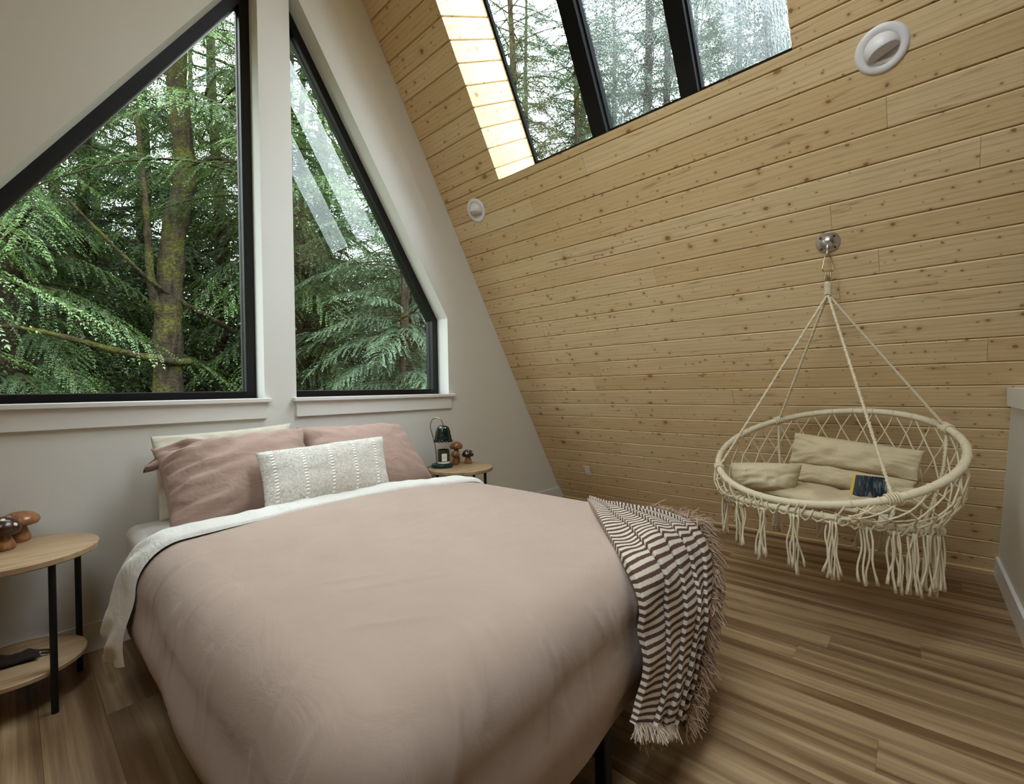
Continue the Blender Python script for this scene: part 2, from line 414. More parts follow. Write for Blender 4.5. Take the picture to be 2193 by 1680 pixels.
def cover_mat():
    t = NT('mag_cover'); a = t.attr(); x, y, z = t.sep(a)      # x 0..1 across, y 0..1 up
    n = t.noise(t.vmul(a, (13, 2.2, 1)), 1.0, 3, .6, .4)
    c = t.ramp(n, [(.35, lin(8, 16, 26)), (.55, lin(20, 38, 50)), (.72, lin(120, 132, 140))])
    c = t.mix(t.ramp(y, [(.12, (1, 1, 1, 1)), (.3, (0, 0, 0, 1))]), c, lin(26, 14, 12))
    # a tent-like pale brown peak
    pk = t.math('ADD', t.math('MULTIPLY', t.math('ABSOLUTE', t.math('SUBTRACT', x, .52)), 2.6), t.math('SUBTRACT', y, .12))
    c = t.mix(t.ramp(pk, [(.30, (1, 1, 1, 1)), (.34, (0, 0, 0, 1))]), c, t.mix(t.noise(t.vmul(a, (40, 8, 1)), 1.0, 2), lin(58, 36, 30), lin(160, 124, 104)))
    t.bsdf(c, .25, 0, None, .5); MT['mag_cover'] = t.m
cover_mat()

# ------------------------------------------------------------------ room shell
YB, YF, YR = 3.04, -.38, -4.6          # window wall, half wall, far end of the loft
XL, XR, XC = -1.9, 4.236, 1.168        # foot of the two roof slopes, ridge line
K = .5856; SL = math.sqrt(1+K*K); ZA = (XR-XC)/K
NO = A3(1, 0, K)/SL                    # outward normal of the right slope
UP = A3(-K, 0, 1)/SL                   # up the right slope
PITCH = .1423
def slope_pt(side, y, s, d=0.0):
    """side +1 right slope, -1 left slope; s metres up the slope from the floor, d metres outwards"""
    p = A3(XR, y, 0) + UP*s + NO*d
    if side < 0: p[0] = 2*XC - p[0]
    return p
SKR = (.43, 2.385, 3.329, 5.30)        # skylight hole in the right slope: y0,y1,s0,s1
SKL_ADDED = (-.20, 1.35, 3.0, 5.10)        # unseen skylight added in the left slope to bring in more daylight
def boards(mb, segs, to3, seed, jl=(1.4, 3.4), cham=.007, dep=.006, slot=.0016, sdep=.013, flip=False):
    """segs: list of (s0,s1,[(y0,y1),...]) rows of tongue and groove boards"""
    r = random.Random(seed)
    for s0, s1, spans in segs:
        for y0, y1 in spans:
            y = y0; first = True
            cuts = []
            while y < y1:
                L = r.uniform(*jl)*(r.uniform(.2, 1) if first else 1); first = False
                if y1-(y+L) < .5: L = y1-y
                cuts.append((y, min(y1, y+L))); y += L
            for a, b in cuts:
                rnd = r.random()
                e = .0004
                pts, pat = [], []
                for yy, dd in ((a+e, dep*.2), (a+e+.0012, 0), (b-e-.0012, 0), (b-e, dep*.2)):
                    for ss, d2 in ((s0+slot, sdep), (s0+slot*1.1, dep), (s0+cham, 0), (s1-cham, 0), (s1-slot*1.1, dep), (s1-slot, sdep)):
                        pts.append(to3(yy, ss, max(dd, d2))); pat.append((yy, ss, rnd*10))
                fs = []
                for i in range(3):
                    for j in range(5):
                        f = (i*6+j, (i+1)*6+j, (i+1)*6+j+1, i*6+j+1); fs.append(f[::-1] if flip else f)
                mb.add(pts, fs, pat)
def slope_wall(side, name, seed):
    mb = MB(); y0, y1, s0, s1 = SKR if side > 0 else SKL_ADDED; top = XR-XC; top = ZA*SL
    segs = []; k = 0
    while k*PITCH < top:
        a, b = k*PITCH, min(top, (k+1)*PITCH); k += 1
        if a < s0 < b:
            segs += [(a, s0, [(YR, YB)]), (s0, b, [(YR, y0), (y1, YB)])]
        elif a >= s0 and b <= s1: segs.append((a, b, [(YR, y0), (y1, YB)]))
        elif a < s1 < b: segs += [(a, s1, [(YR, y0), (y1, YB)]), (s1, b, [(YR, YB)])]
        else: segs.append((a, b, [(YR, YB)]))
    boards(mb, segs, lambda y, s, d: slope_pt(side, y, s, d), seed, flip=side < 0)
    for ya, yb, sa, sb in ((YR, YB, 0, s0), (YR, YB, s1, top), (YR, y0, s0, s1), (y1, YB, s0, s1)):
        mb.quad(*[slope_pt(side, *q, .0125) for q in ((ya, sa), (yb, sa), (yb, sb), (ya, sb))], [(0, 0, 2.2)]*4)
    o = struct(mb.build(name, MT['pine_boards'])); return o
slope_wall(1, 'wall_right', 5); slope_wall(-1, 'wall_left', 8)

# white window wall with two raked window openings
W1 = (-.232, 1.07, 1.575); W2 = (1.265, 2.565, 1.61); ZS, ZC = 1.225, 1.884
t1 = lambda x: ZC + (x-W1[0])*W1[2]
t2 = lambda x: ZC + (W2[1]-x)*W2[2]
roof = lambda x: min((x-XL+.03)/K, (XR+.03-x)/K)
def gable(name, Y, mat, face, hole=True):
    mb = MB()
    if hole:
        for xa, xb, bands in ((XL-.03, W1[0], [(lambda x: 0, roof)]), (W1[0], W1[1], [(lambda x: 0, lambda x: ZS), (t1, roof)]),
                              (W1[1], XC, [(lambda x: 0, roof)]), (XC, W2[0], [(lambda x: 0, roof)]),
                              (W2[0], W2[1], [(lambda x: 0, lambda x: ZS), (t2, roof)]), (W2[1], XR+.03, [(lambda x: 0, roof)])):
            for lo, hi in bands:
                q = [(xa, Y, lo(xa)), (xb, Y, lo(xb)), (xb, Y, hi(xb)), (xa, Y, hi(xa))]
                mb.quad(*(q if face < 0 else q[::-1]))
    return mb
DP = .14
mb = gable('wall_back', YB, None, -1)
O1 = [(W1[0], ZS), (W1[1], ZS), (W1[1], t1(W1[1])), (W1[0], ZC)]
O2 = [(W2[0], ZS), (W2[1], ZS), (W2[1], ZC), (W2[0], t2(W2[0]))]
for O in (O1, O2):
    for i in range(4):
        (xa, za), (xb, zb) = O[i], O[(i+1) % 4]
        mb.quad((xa, YB, za), (xa, YB+DP, za), (xb, YB+DP, zb), (xb, YB, zb))
struct(mb.build('wall_back', MT['wall_paint']))
def inset(O, ds):
    """inset polygon edge i by ds[i] (counter-clockwise in x,z)"""
    n = len(O); L = []
    for i in range(n):
        a, b = A3(*O[i]), A3(*O[(i+1) % n]); d = (b-a)/np.linalg.norm(b-a); nn = A3(-d[1], d[0])
        L.append((a+nn*ds[i], d))
    out = []
    for i in range(n):
        p, d = L[i-1]; q, e = L[i]
        M = np.array([[d[0], -e[0]], [d[1], -e[1]]]); t = np.linalg.solve(M, q-p); out.append(tuple(p+d*t[0]))
    return out
def gwindow(idx, O, xs, xap, lab):
    root = setting('window_%d' % idx, (O[0][0], YB+DP, ZS))
    I = inset(O, [.042, .057, .057, .057]); I2 = inset(O, [.036, .050, .050, .050])
    f = MB(); n = 4
    lo = [(x, YB+DP, z) for x, z in O]; li = [(x, YB+DP, z) for x, z in I]; lb = [(x, YB+DP+.045, z) for x, z in I]; ob = [(x, YB+DP+.09, z) for x, z in O]; ib = [(x, YB+DP+.09, z) for x, z in I]
    for i in range(n):
        j = (i+1) % n
        f.quad(lo[i], lo[j], li[j], li[i]); f.quad(li[i], li[j], lb[j], lb[i]); f.quad(ob[j], ob[i], ib[i], ib[j]); f.quad(lb[i], lb[j], ib[j], ib[i]); f.quad(lo[j], lo[i], ob[i], ob[j])
    f.build('window_frame', MT['black_frame'], root)
    g = MB(); yy = YB+DP+.05
    P = [(x, yy, z) for x, z in I2]; Q = [(x, yy+.006, z) for x, z in I2]
    g.quad(*P, [(x, z, 0) for x, z in I2])
    g.build('window_pane', MT['window_glass'], root)
    # thin grey spacer bar round the glass
    s = MB(); J = inset(O, [.046, .062, .062, .062])
    for i in range(n):
        j = (i+1) % n; a, b = I[i], I[j]; c, d = J[j], J[i]
        s.quad((a[0], yy-.004, a[1]), (b[0], yy-.004, b[1]), (c[0], yy-.004, c[1]), (d[0], yy-.004, d[1]))
    s.build('glazing_bead', MT['steel'], root)
    m = MB(); m.rbox(xs[0], xs[1], YB-.042, YB+DP, ZS-.027, ZS, .004); m.build('window_sill', MT['trim_paint'], root)
    m = MB(); m.rbox(xap[0], xap[1], YB-.019, YB, ZS-.128, ZS-.027, .003); m.build('window_apron', MT['trim_paint'], root)
gwindow(1, O1, (-.262, 1.10), (-.245, 1.078), '')
gwindow(2, O2, (1.236, 2.612), (1.258, 2.584), '')
# floor of long planks
mb = MB(); segs = []; w = .178; x = XL
while x < XR:
    segs.append((x, min(XR, x+w), [(YR, YB)])); x += w
boards(mb, segs, lambda y, s, d: A3(s, y, -d), 21, (1.0, 1.9), .0014, .0010, .0004, .002)
mb.quad((XL-.6, YR, -.0025), (XR+.6, YR, -.0025), (XR+.6, YB, -.0025), (XL-.6, YB, -.0025))
struct(mb.build('floor', MT['floor_planks']))
# baseboards
def base_y(name, x0, x1, y0, y1, h=.137):
    m = MB(); r = lambda z: K*z
    v = [(x0 + (r(z) if x0 == XL else 0), y, z) if s == 0 else (x1 - (r(z) if x1 == XR else 0), y, z) for z in (0, h) for y in (y0, y1) for s in (0, 1)]
    m.add(v, [(0, 1, 3, 2), (4, 6, 7, 5), (0, 4, 5, 1), (2, 3, 7, 6), (0, 2, 6, 4), (1, 5, 7, 3)])
    return struct(m.build(name, MT['trim_paint']))
base_y('baseboard_back', XL, XR, YB-.016, YB)
base_y('baseboard_front', .9, XR, YF, YF+.016)
m = MB()
for side in (1,):
    P = [slope_pt(side, y, s, -.014) for y in (YF, YB) for s in (0.0, .034)]; Q = [slope_pt(side, y, s, .0) for y in (YF, YB) for s in (0.0, .034)]
    m.quad(P[0], P[2], P[3], P[1]); m.quad(P[1], P[3], Q[3], Q[1]); m.quad(P[0], P[1], Q[1], Q[0]); m.quad(P[2], Q[2], Q[3], P[3])
struct(m.build('baseboard_right', MT['pine_boards']))
# half wall by the stair with its cap
m = MB(); hz = 1.116
xr = lambda z: XR - K*z
for ya, yb in ((YF, YF),):
    m.quad((.9, YF, 0), (xr(0), YF, 0), (xr(hz), YF, hz), (.9, YF, hz))
m.quad((.9, YF-.12, 0), (.9, YF-.12, hz), (xr(hz), YF-.12, hz), (xr(0), YF-.12, 0)); m.quad((.9, YF-.12, 0), (.9, YF, 0), (.9, YF, hz), (.9, YF-.12, hz))
struct(m.build('wall_front', MT['wall_paint']))
m = MB(); m.rbox(.88, xr(1.217)+.0, YF-.14, YF+.022, 1.117, 1.217, .004)
struct(m.build('trim_1', MT['trim_paint']))
# far gable of the loft behind the camera, boarded in pine
m = MB(); segs = []; k = 0
while k*PITCH < ZA:
    z0_, z1_ = k*PITCH, min(ZA, (k+1)*PITCH); zm = z1_; k += 1
    xa, xb = XL+K*z0_-.02, XR-K*z0_+.02
    if xb-xa > .3: boards(m, [(z0_, z1_, [(xa, xb)])], lambda x, z, d: A3(x, YR-d, z), 50+k, flip=True)
m.quad((XL-.05, YR-.013, 0), (XR+.05, YR-.013, 0), (XC, YR-.013, ZA+.05), (XC, YR-.013, ZA+.05), [(0, 0, 2.2)]*4)
struct(m.build('wall_rear', MT['pine_boards']))

# skylights: wood lined well, rafters, three panes
DW = .55
def skylight(side, idx):
    y0, y1, s0, s1 = SKR if side > 0 else SKL_ADDED; P = lambda y, s, d: slope_pt(side, y, s, d)
    root = setting('window_%d' % idx, tuple(P(y0, s0, 0)))
    m = MB(); k = 0; segs = []
    a = s0; k = math.ceil(s0/PITCH)
    while a < s1-1e-6:
        b = min(s1, k*PITCH); k += 1
        if b-a > .001: segs.append((a, b, [(0, DW)]))
        a = b
    boards(m, segs, lambda d, s, e: P(y1+e, s, d), 31, (3, 4), flip=side > 0)
    boards(m, segs, lambda d, s, e: P(y0-e, s, d), 32, (3, 4), flip=side < 0)
    for yy, q in ((y1+.0125, 0), (y0-.0125, 0)):
        m.quad(P(yy, s0, 0), P(yy, s0, DW), P(yy, s1, DW), P(yy, s1, 0), [(0, 0, 2.2)]*4)
    for ss in (s0, s1):
        m.quad(P(y0, ss, 0), P(y1, ss, 0), P(y1, ss, DW), P(y0, ss, DW), [(y0, ss, 3.1), (y1, ss, 3.1), (y1, ss+DW*.2, 3.1), (y0, ss+DW*.2, 3.1)])
    m.build('skylight_lining', MT['pine_boards'], root)
    m = MB()
    def bar(ya, yb, sa, sb, da, db):
        v = [P(y, s, d) for y in (ya, yb) for s in (sa, sb) for d in (da, db)]
        m.add(v, [(0, 1, 3, 2), (4, 6, 7, 5), (0, 4, 5, 1), (2, 3, 7, 6), (0, 2, 6, 4), (1, 5, 7, 3)])
    bar(y1-.018, y1, s0, s1, DW-.012, DW+.0215); bar(y0, y0+.018, s0, s1, DW-.012, DW+.0215)
    bar(y0, y1, s0, s0+.03, DW-.012, DW+.0215); bar(y0, y1, s1-.03, s1, DW-.012, DW+.0215)
    m.build('skylight_frame', MT['matte_black'], root)
    ym = ((1.675, 1.79), (1.015, 1.125)) if side > 0 else ((.86, .92), (.30, .36))
    for ya, yb in ym:
        m = MB(); bar(ya, yb, s0, s1, DW-.07, DW+.0215); bar(ya-.012, ya, s0, s1, DW-.02, DW+.05)
        m.build('rafter', MT['matte_black'], root)
    cells = [(ym[0][1], y1-.018), (ym[1][1], ym[0][0]), (y0+.018, ym[1][0])]
    for (ya, yb), mt in zip(cells, ('window_glass', 'wet_glass', 'rain_glass') if side > 0 else ('window_glass',)*3):
        m = MB(); q = [(ya, s0), (yb, s0), (yb, s1), (ya, s1)]
        q = q if side < 0 else q[::-1]
        m.quad(*[P(y, s, DW+.02) for y, s in q], [(y, s, 0) for y, s in q]); m.build('skylight_pane', MT[mt], root)
skylight(1, 3); skylight(-1, 4)  # the left one is out of view, added to brighten the room
m = MB(); m.box(XC-.045, XC+.045, YR-.1, YB+.05, ZA-.07, ZA+.15); struct(m.build('trim_2', MT['pine_boards']))  # unseen ridge cap, added to stop daylight leaking between the slopes

# ------------------------------------------------------------------ fittings on the slope
def frame_on_slope(y, s):
    """matrix: local x along the room, y up the slope, z into the room"""
    p = slope_pt(1, y, s, 0); M = np.eye(4); M[:3, 0] = (0, -1, 0); M[:3, 1] = UP; M[:3, 2] = -NO; M[:3, 3] = p; return M
def xf(M, v): v = np.asarray(v, dtype=float).reshape(-1, 3); return v @ M[:3, :3].T + M[:3, 3]
def addM(mb, M, fn):
    t = MB(); fn(t)
    mb.add(xf(M, np.concatenate(t.v)), t.f, np.concatenate(t.p)); return mb
def eyeball(y, z, lab, spin):
    M = frame_on_slope(y, z*SL); root = thing('eyeball_light', lab, 'light', tuple(M[:3, 3]), 'recessed eyeball lights')
    m = MB(); addM(m, M, lambda t: t.lathe([(.060, -.006), (.064, .004), (.070, .009), (.085, .010), (.094, .006), (.097, 0)], n=48))
    m.build('trim_ring', MT['white_plastic'], root, angle=40)
    # swivelling ball cut flat on its underside: a dome with a slanted lens face
    m = MB(); a = np.linspace(0, 2*PI, 40, endpoint=False); n = 14; G = []
    for i in range(n+1):
        th = (PI*.52)*i/n; G.append([(.064*math.sin(th)*math.cos(q), .064*math.sin(th)*math.sin(q), .052*math.cos(th)) for q in a])
    G = np.array(G).transpose(1, 0, 2)
    # shear one side away: points beyond the cut plane are flattened on to it
    c, s_ = math.cos(spin), math.sin(spin); nrm = A3(-s_*.80, -c*.80, .60)
    d = G @ nrm - .022; G = G - np.where(d > 0, d, 0)[:, :, None]*nrm
    t = MB(); t.grid(G, close_u=True); m.add(xf(M, np.concatenate(t.v)), t.f); m.build('eyeball', MT['white_plastic'], root, weld=True, angle=25)
eyeball(2.716, 2.751, 'small white round eyeball light near the window wall, left of the skylight corner', .15)
eyeball(.099, 2.746, 'large-looking white round eyeball light at the upper right of the pine slope', -.35)
M = frame_on_slope(2.547, .397*SL)
root = thing('wall_outlet', 'pale pinkish outlet plate low on the pine slope, right of the far side table', 'outlet', tuple(M[:3, 3]))
m = MB(); addM(m, M, lambda t: t.rbox(-.036, .036, -.058, .058, 0, .007, .003)); m.build('cover_plate', MT['outlet_plastic'], root)
for k in (-.02, .02):
    m = MB(); addM(m, M, lambda t: t.rbox(-.014, .014, k-.012, k+.012, .006, .009, .002)); oo = m.build('receptacle', MT['white_plastic'], root)
    m = MB(); addM(m, M, lambda t: (t.box(-.006, -.004, k-.005, k+.005, .008, .0095), t.box(.004, .006, k-.005, k+.005, .008, .0095))); m.build('slots', MT['slot_dark'], oo)

# ------------------------------------------------------------------ bed
BX0, BX1, BY0, BY1 = .40, 1.985, .70, 2.98
bed = thing('bed_frame', 'black metal bed frame under the pink duvet', 'bed frame', (XC, 1.84, 0))
for x in (BX0, BX1-.035):
    m = MB(); m.rbox(x, x+.035, BY0, BY1, .235, .295); m.build('side_rail', MT['black_metal'], bed)
for y in (BY0, BY1-.035):
    m = MB(); m.rbox(BX0+.036, BX1-.036, y, y+.035, .235, .295); m.build('end_rail', MT['black_metal'], bed)
for k in range(9):
    y = BY0+.12+k*.25; m = MB(); m.rbox(BX0+.036, BX1-.036, y, y+.05, .27, .294); m.build('slat', MT['black_metal'], bed)
for x in (BX0, (BX0+BX1)/2-.02, BX1-.04):
    for y in (BY0+.001, (BY0+BY1)/2, BY1-.042):
        m = MB(); m.rbox(x, x+.04, y, y+.04, 0, .234); m.build('leg', MT['black_metal'], bed)
def slab(x0, x1, y0, y1, z0, z1, r, n=6, sub=14, wob=None):
    """mattress-like slab with rounded vertical corners and rolled top edge"""
    a = []
    for cx, cy, t0 in ((x1-r, y1-r, 0), (x0+r, y1-r, PI/2), (x0+r, y0+r, PI), (x1-r, y0+r, 1.5*PI)):
        for k in range(n+1): a.append((cx, cy, t0+PI/2*k/n))
    rings = []
    prof = [(0, z0), (0, z0+.04)] + [(0, z0+(z1-z0-r)*f) for f in (.3, .6, .9)] + [(r*(1-math.cos(t)), z1-r+r*math.sin(t)) for t in np.linspace(0, PI/2, 6)]
    for ins, z in prof: rings.append([(cx+(r-ins)*math.cos(t), cy+(r-ins)*math.sin(t), z) for cx, cy, t in a])
    return rings
m = MB(); R_ = slab(.378, 1.968, .74, 2.985, .30, .60, .05); n = len(R_[0])
m.add(np.array(R_).reshape(-1, 3), [(i*n+k, i*n+(k+1) % n, (i+1)*n+(k+1) % n, (i+1)*n+k) for i in range(len(R_)-1) for k in range(n)] + [tuple((len(R_)-1)*n+k for k in range(n)), tuple(range(n))[::-1]])
mat_o = m.build('mattress', MT['sheet_white'], None, angle=50)
tag(mat_o, 'mattress in a smooth white fitted sheet under the pink duvet', 'mattress')

ZT, RD = .682, .15
IX0, IX1, IY0 = .30+RD, 2.04-RD, .645+RD
def drape(a, b, ext=.0, nrm_off=0.0, zt=ZT, flare=None):
    """cloth coordinates (world x, world y continued past the edges) -> point on the draped bed; arrays"""
    a, b = np.asarray(a, float), np.asarray(b, float)
    px, py = np.clip(a, IX0, IX1), np.maximum(b, IY0)
    da, db = a-px, b-py
    h = np.hypot(da, db); d = np.maximum(np.abs(da), np.abs(db))
    with np.errstate(invalid='ignore', divide='ignore'):
        ux, uy = np.where(h > 1e-9, da/h, 0), np.where(h > 1e-9, db/h, 0)
    q = RD*PI/2; th = np.minimum(d/RD, PI/2); over = np.maximum(d-q, 0)
    r = RD+nrm_off
    out = r*np.sin(th) - .20*over**1.6 + .022*np.sin(np.minimum(over/.30, 1)*PI)**2
    if flare is not None: out = out + flare*over
    z = zt-RD + r*np.cos(th) - over
    return np.stack([px+ux*out, py+uy*out, z], -1), (np.stack([ux*np.sin(th), uy*np.sin(th), np.cos(th)], -1))
DL = RD*PI/2 + .265
nz3 = wavefield(16, 9, 34, 15)
nz1, nz2 = wavefield(16, 3, 14, 3), wavefield(14, 12, 45, 4, (1, .6))
rw = np.random.default_rng(31); crs = []
def cre(x0, y0, x1, y1, w, h): crs.append(wrinkle(x0, y0, x1, y1, w, h))
for q in ((.55, 1.35, .80, 1.20, .012, .006), (.62, 1.22, .92, 1.04, .014, .007), (.52, 1.02, .70, .88, .012, .006),
          (1.02, 1.78, 1.30, 1.70, .012, .0035), (1.08, 1.70, 1.36, 1.65, .012, .004), (1.10, 1.60, 1.42, 1.53, .012, .0035), (.95, 1.52, 1.12, 1.46, .010, .0035),
          (1.13, .92, 1.20, .76, .010, .006), (1.36, 1.06, 1.46, .92, .012, .007), (.72, .82, .62, .60, .012, .008), (.86, .74, .80, .48, .012, .007), (1.0, .62, .98, .38, .012, .006), (.60, .74, .50, .50, .014, .010),
          (.7, 1.95, .98, 1.9, .012, .003), (1.28, 1.30, 1.5, 1.20, .012, .0025)): cre(*q)
for k in range(26):                                           # fine pulls down the long side
    y = rw.uniform(.75, 2.05); x = IX0-rw.uniform(-.05, .22); L = rw.uniform(.10, .26); sl = rw.uniform(-.35, .1)
    cre(x, y, x-L, y+sl*L, rw.uniform(.007, .012), rw.uniform(.003, .006)*rw.choice([1, 1, -.7]))
for k in range(22):                                           # and down the foot
    x = rw.uniform(.5, 1.9); y = IY0-rw.uniform(-.02, .25); L = rw.uniform(.08, .22); sl = rw.uniform(-.3, .3)
    cre(x, y, x+sl*L, y-L, rw.uniform(.007, .012), rw.uniform(.002, .005)*rw.choice([1, 1, -.7]))
def duvet():
    av = np.concatenate([np.linspace(IX0-DL, IX0-.006, 80), np.linspace(IX0, IX1, 190), np.linspace(IX1+.01, IX1+DL, 40)])
    bv = np.concatenate([np.linspace(IY0-DL, IY0-.006, 80), np.linspace(IY0, 2.30, 200)])
    A, B = np.meshgrid(av, bv, indexing='ij')
    P, N = drape(A, B)
    side = 1-N[..., 2]
    d = .0035*nz1(A, B) + side*(.0022*nz2(A, B)+.004*nz1(B*1.3, A*1.3))
    for c in crs: d = d + c(A, B)
    # soft puff of the filling across the top
    d = d + .012*np.cos((A-XC)/(IX1-IX0)*PI)*np.clip(N[..., 2], 0, 1)
    # folds deepen towards the hem
    u = np.hypot(A-np.clip(A, IX0, IX1), B-np.maximum(B, IY0))
    d = d + .004*np.clip((u-.25)/.3, 0, 1)*nz3(A*1.0, B*1.0)
    P = P + N*d[..., None]
    hemz = np.where(P[..., 2] < .34, .012*np.sin(A*9+B*7), 0); P[..., 2] += hemz
    return P
P = duvet()
dv = thing('duvet', 'dusty pink duvet spread over the bed with its white underside folded back', 'duvet', (XC, 1.5, .60))
m = MB(); m.grid(P); ins = P.copy()
# hem returns inwards under the cloth
def hem(row):
    c = A3(XC, 1.6, .45); dd = row-c; dd[:, 2] = 0; dd /= np.linalg.norm(dd, axis=1)[:, None]
    return np.stack([row, row-dd*.012+A3(0, 0, -.006), row-dd*.035+A3(0, 0, .004), row-dd*.05+A3(0, 0, .06)], 1)
m.grid(hem(P[0].copy()), flip=True); m.grid(hem(P[-1].copy())); m.grid(hem(P[:, 0].copy()))
m.build('cover', MT['duvet_pink'], dv, smooth=True, weld=True)
# white folded-back band
def band():
    av = np.concatenate([np.linspace(IX0-DL-.02, IX0-.008, 52), np.linspace(IX0, IX1, 150), np.linspace(IX1+.008, IX1+DL, 44)])
    tv = np.linspace(0, 1, 34); A, T = np.meshgrid(av, tv, indexing='ij')
    over = np.maximum(IX0-A, 0); left = np.clip(over/DL, 0, 1)
    xx = np.clip((A-.45)/1.45, 0, 1)
    front = 2.145 + .07*np.sin(xx*PI)*1.0 - .11*np.clip((A-1.45)/.5, 0, 1)**1.5 - .03*np.clip((IX0-A)/.3, 0, 1)
    back = 2.335 + .03*np.sin(xx*PI) + .075*left**1.5 - .13*np.clip((A-1.3)/.65, 0, 1)**1.5
    B = front + (back-front)*T
    A = np.where(A < IX0, IX0-(IX0-A)*(.93+.10*T), A)
    P, N = drape(A, B, flare=.20*left)
    off = .030*np.clip(np.sin(np.clip(T*1.0, 0, 1)*PI), 0, 1)**.38 + .004
    nz = wavefield(18, 14, 60, 9, (1.4, .5)); nz_b = wavefield(10, 6, 20, 10)
    off = off + (.0045*nz(A, B) + .004*nz_b(A, B))*np.sin(np.clip(T, .0, 1)*PI)**.5 + .010*np.minimum(left*2, 1)*np.sin(B*46+A*30+2*np.sin(A*17))*np.sin(T*PI)
    P = P + N*off[..., None]
    # behind the fold the quilt rolls down to the sheet
    P[..., 2] -= np.where(N[..., 2] > .6, 1, N[..., 2])*.085*np.clip((T-.72)/.28, 0, 1)**1.6
    P[0:3] += (P[0:1]-P[2:3])*0
    return P
Pb = band(); m = MB(); m.grid(Pb)
o = m.build('folded_band', MT['duvet_white'], dv, smooth=True, weld=True); o['label'] = 'white folded-back underside'

# ------------------------------------------------------------------ pillows and cushions
def bil(c, u, v):
    TL, TR, BR, BL = [np.asarray(q, float) for q in c]; u, v = u[..., None], v[..., None]
    return (TL*(1-u)+TR*u)*(1-v) + (BL*(1-u)+BR*u)*v
def pillow4(mb, c, thick, front, seed, p=2.6, conc=.05, nu=46, nv=34, bulge=.62, wr=.006, corner=.012, sag=0.0, pat_size=None, seam=.5, extra=None):
    u = (1-np.cos(np.linspace(0, PI, nu)))/2*.6 + np.linspace(0, 1, nu)*.4; v = (1-np.cos(np.linspace(0, PI, nv)))/2*.6 + np.linspace(0, 1, nv)*.4
    U, V = np.meshgrid(u, v, indexing='ij')
    x, y = 2*U-1, 2*V-1
    Ui = (x*(1-conc*(1-y*y)) + 1)/2; Vi = (y*(1-conc*1.4*(1-x*x)) + 1)/2
    base = bil(c, Ui, Vi)
    TL, TR, BR, BL = [np.asarray(q, float) for q in c]
    n = np.cross(TR-TL, BL-TL); n /= np.linalg.norm(n)
    if np.dot(n, front) < 0: n = -n
    prof = ((1-np.abs(x)**p)*(1-np.abs(y)**p))
    prof = np.clip(prof, 0, 1)**seam
    f1 = wavefield(14, 2.5, 8, seed); f2 = wavefield(14, 7, 26, seed+50)
    ang = np.arctan2(y, x); edge = np.clip(np.hypot(x, y)-.45, 0, 1)
    w = wr*f1(x*1.2, y) + wr*.5*f2(x, y) + corner*edge*np.sin(ang*17+f1(x, y)*1.4)*np.clip(prof*2, 0, 1)
    if extra is not None: w = w + extra(x, y)*np.clip(prof*2.2, 0, 1)
    F = base + n*(thick*bulge*prof + w*np.clip(prof*3, 0, 1))[..., None]
    B = base - n*(thick*(1-bulge)*prof)[..., None]
    if sag: F[..., 2] -= sag*np.sin(U*PI)*(1-V); B[..., 2] -= sag*np.sin(U*PI)*(1-V)
    pt = None
    if pat_size: pt = np.stack([U*pat_size[0], (1-V)*pat_size[1], 0*U], -1)
    flip = np.dot(np.cross(F[nu//2+1, nv//2]-F[nu//2, nv//2], F[nu//2, nv//2+1]-F[nu//2, nv//2]), n) < 0
    mb.grid(F, pt, flip=flip); mb.grid(B, pt, flip=not flip)
    return F
fr = A3(-.3, -1, .3)
def pil(name, lab, cat, c, thick, mat, seed, group=None, part='pillowcase', **k):
    cc = sum(A3(*q) for q in c)/4
    t = thing(name, lab, cat, tuple(cc), group); m = MB(); pillow4(m, c, thick, fr, seed, **k)
    m.build(part, MT[mat], t, smooth=True, weld=True); return t
pil('pillow', 'cream pillow standing against the wall behind the left pink pillow', 'pillow', [(.485, 2.955, 1.040), (1.195, 2.965, 1.062), (1.165, 2.92, .605), (.505, 2.90, .605)], .10, 'pillow_cream', 3, 'bed pillows', conc=.03, bulge=.5, wr=.004)
lw = lambda x, y: .020*np.exp(-((x+.62)/.42)**2)*np.sin(y*15+x*5.0+1.2*np.sin(y*7)) + .012*np.exp(-((x+.8)/.3)**2)*np.sin(y*31+2*x) + .006*np.sin(x*9+y*14)*np.exp(-((x-.5)/.4)**2-((y-.5)/.5)**2)
t = pil('pillow', 'dusty pink pillow at the left with a bunched open pillowcase end', 'pillow', [(.47, 2.86, .985), (1.22, 2.83, 1.035), (1.10, 2.50, .635), (.475, 2.50, .630)], .21, 'pillow_pink', 7, 'bed pillows', conc=.045, corner=.012, extra=lw)
# loose end of the pillowcase poking out at the left
G = []
for i, s in enumerate(np.linspace(0, 1, 12)):
    a0 = A3(.56, 2.80, .955)*(1-s) + A3(.435, 2.80, .895)*s; w0 = (.055+.028*math.sin(s*PI))*(1-.42*s)
    row = []
    for k, q in enumerate(np.linspace(0, 2*PI, 14, endpoint=False)):
        row.append(a0 + A3(.30, 0, 1)*(w0*math.cos(q)*.62) + A3(0, -1, .1)*(w0*.55*math.sin(q)*(1-.6*s) + .012*math.sin(3*q+s*4)))
    G.append(row)
m = MB(); Gt = np.array(G).transpose(1, 0, 2); m.grid(Gt, close_u=True)
m.add(np.array(G[-1]), [tuple(range(14))]); m.build('pillowcase_end', MT['pillow_pink'], t, smooth=True, weld=True)
pil('pillow', 'dusty pink pillow at the right, leaning on the wall beside the lamp table', 'pillow', [(1.20, 2.90, 1.035), (1.945, 2.88, 1.005), (2.0, 2.56, .628), (1.18, 2.50, .632)], .20, 'pillow_pink', 12, 'bed pillows', conc=.05, corner=.010, sag=.0)
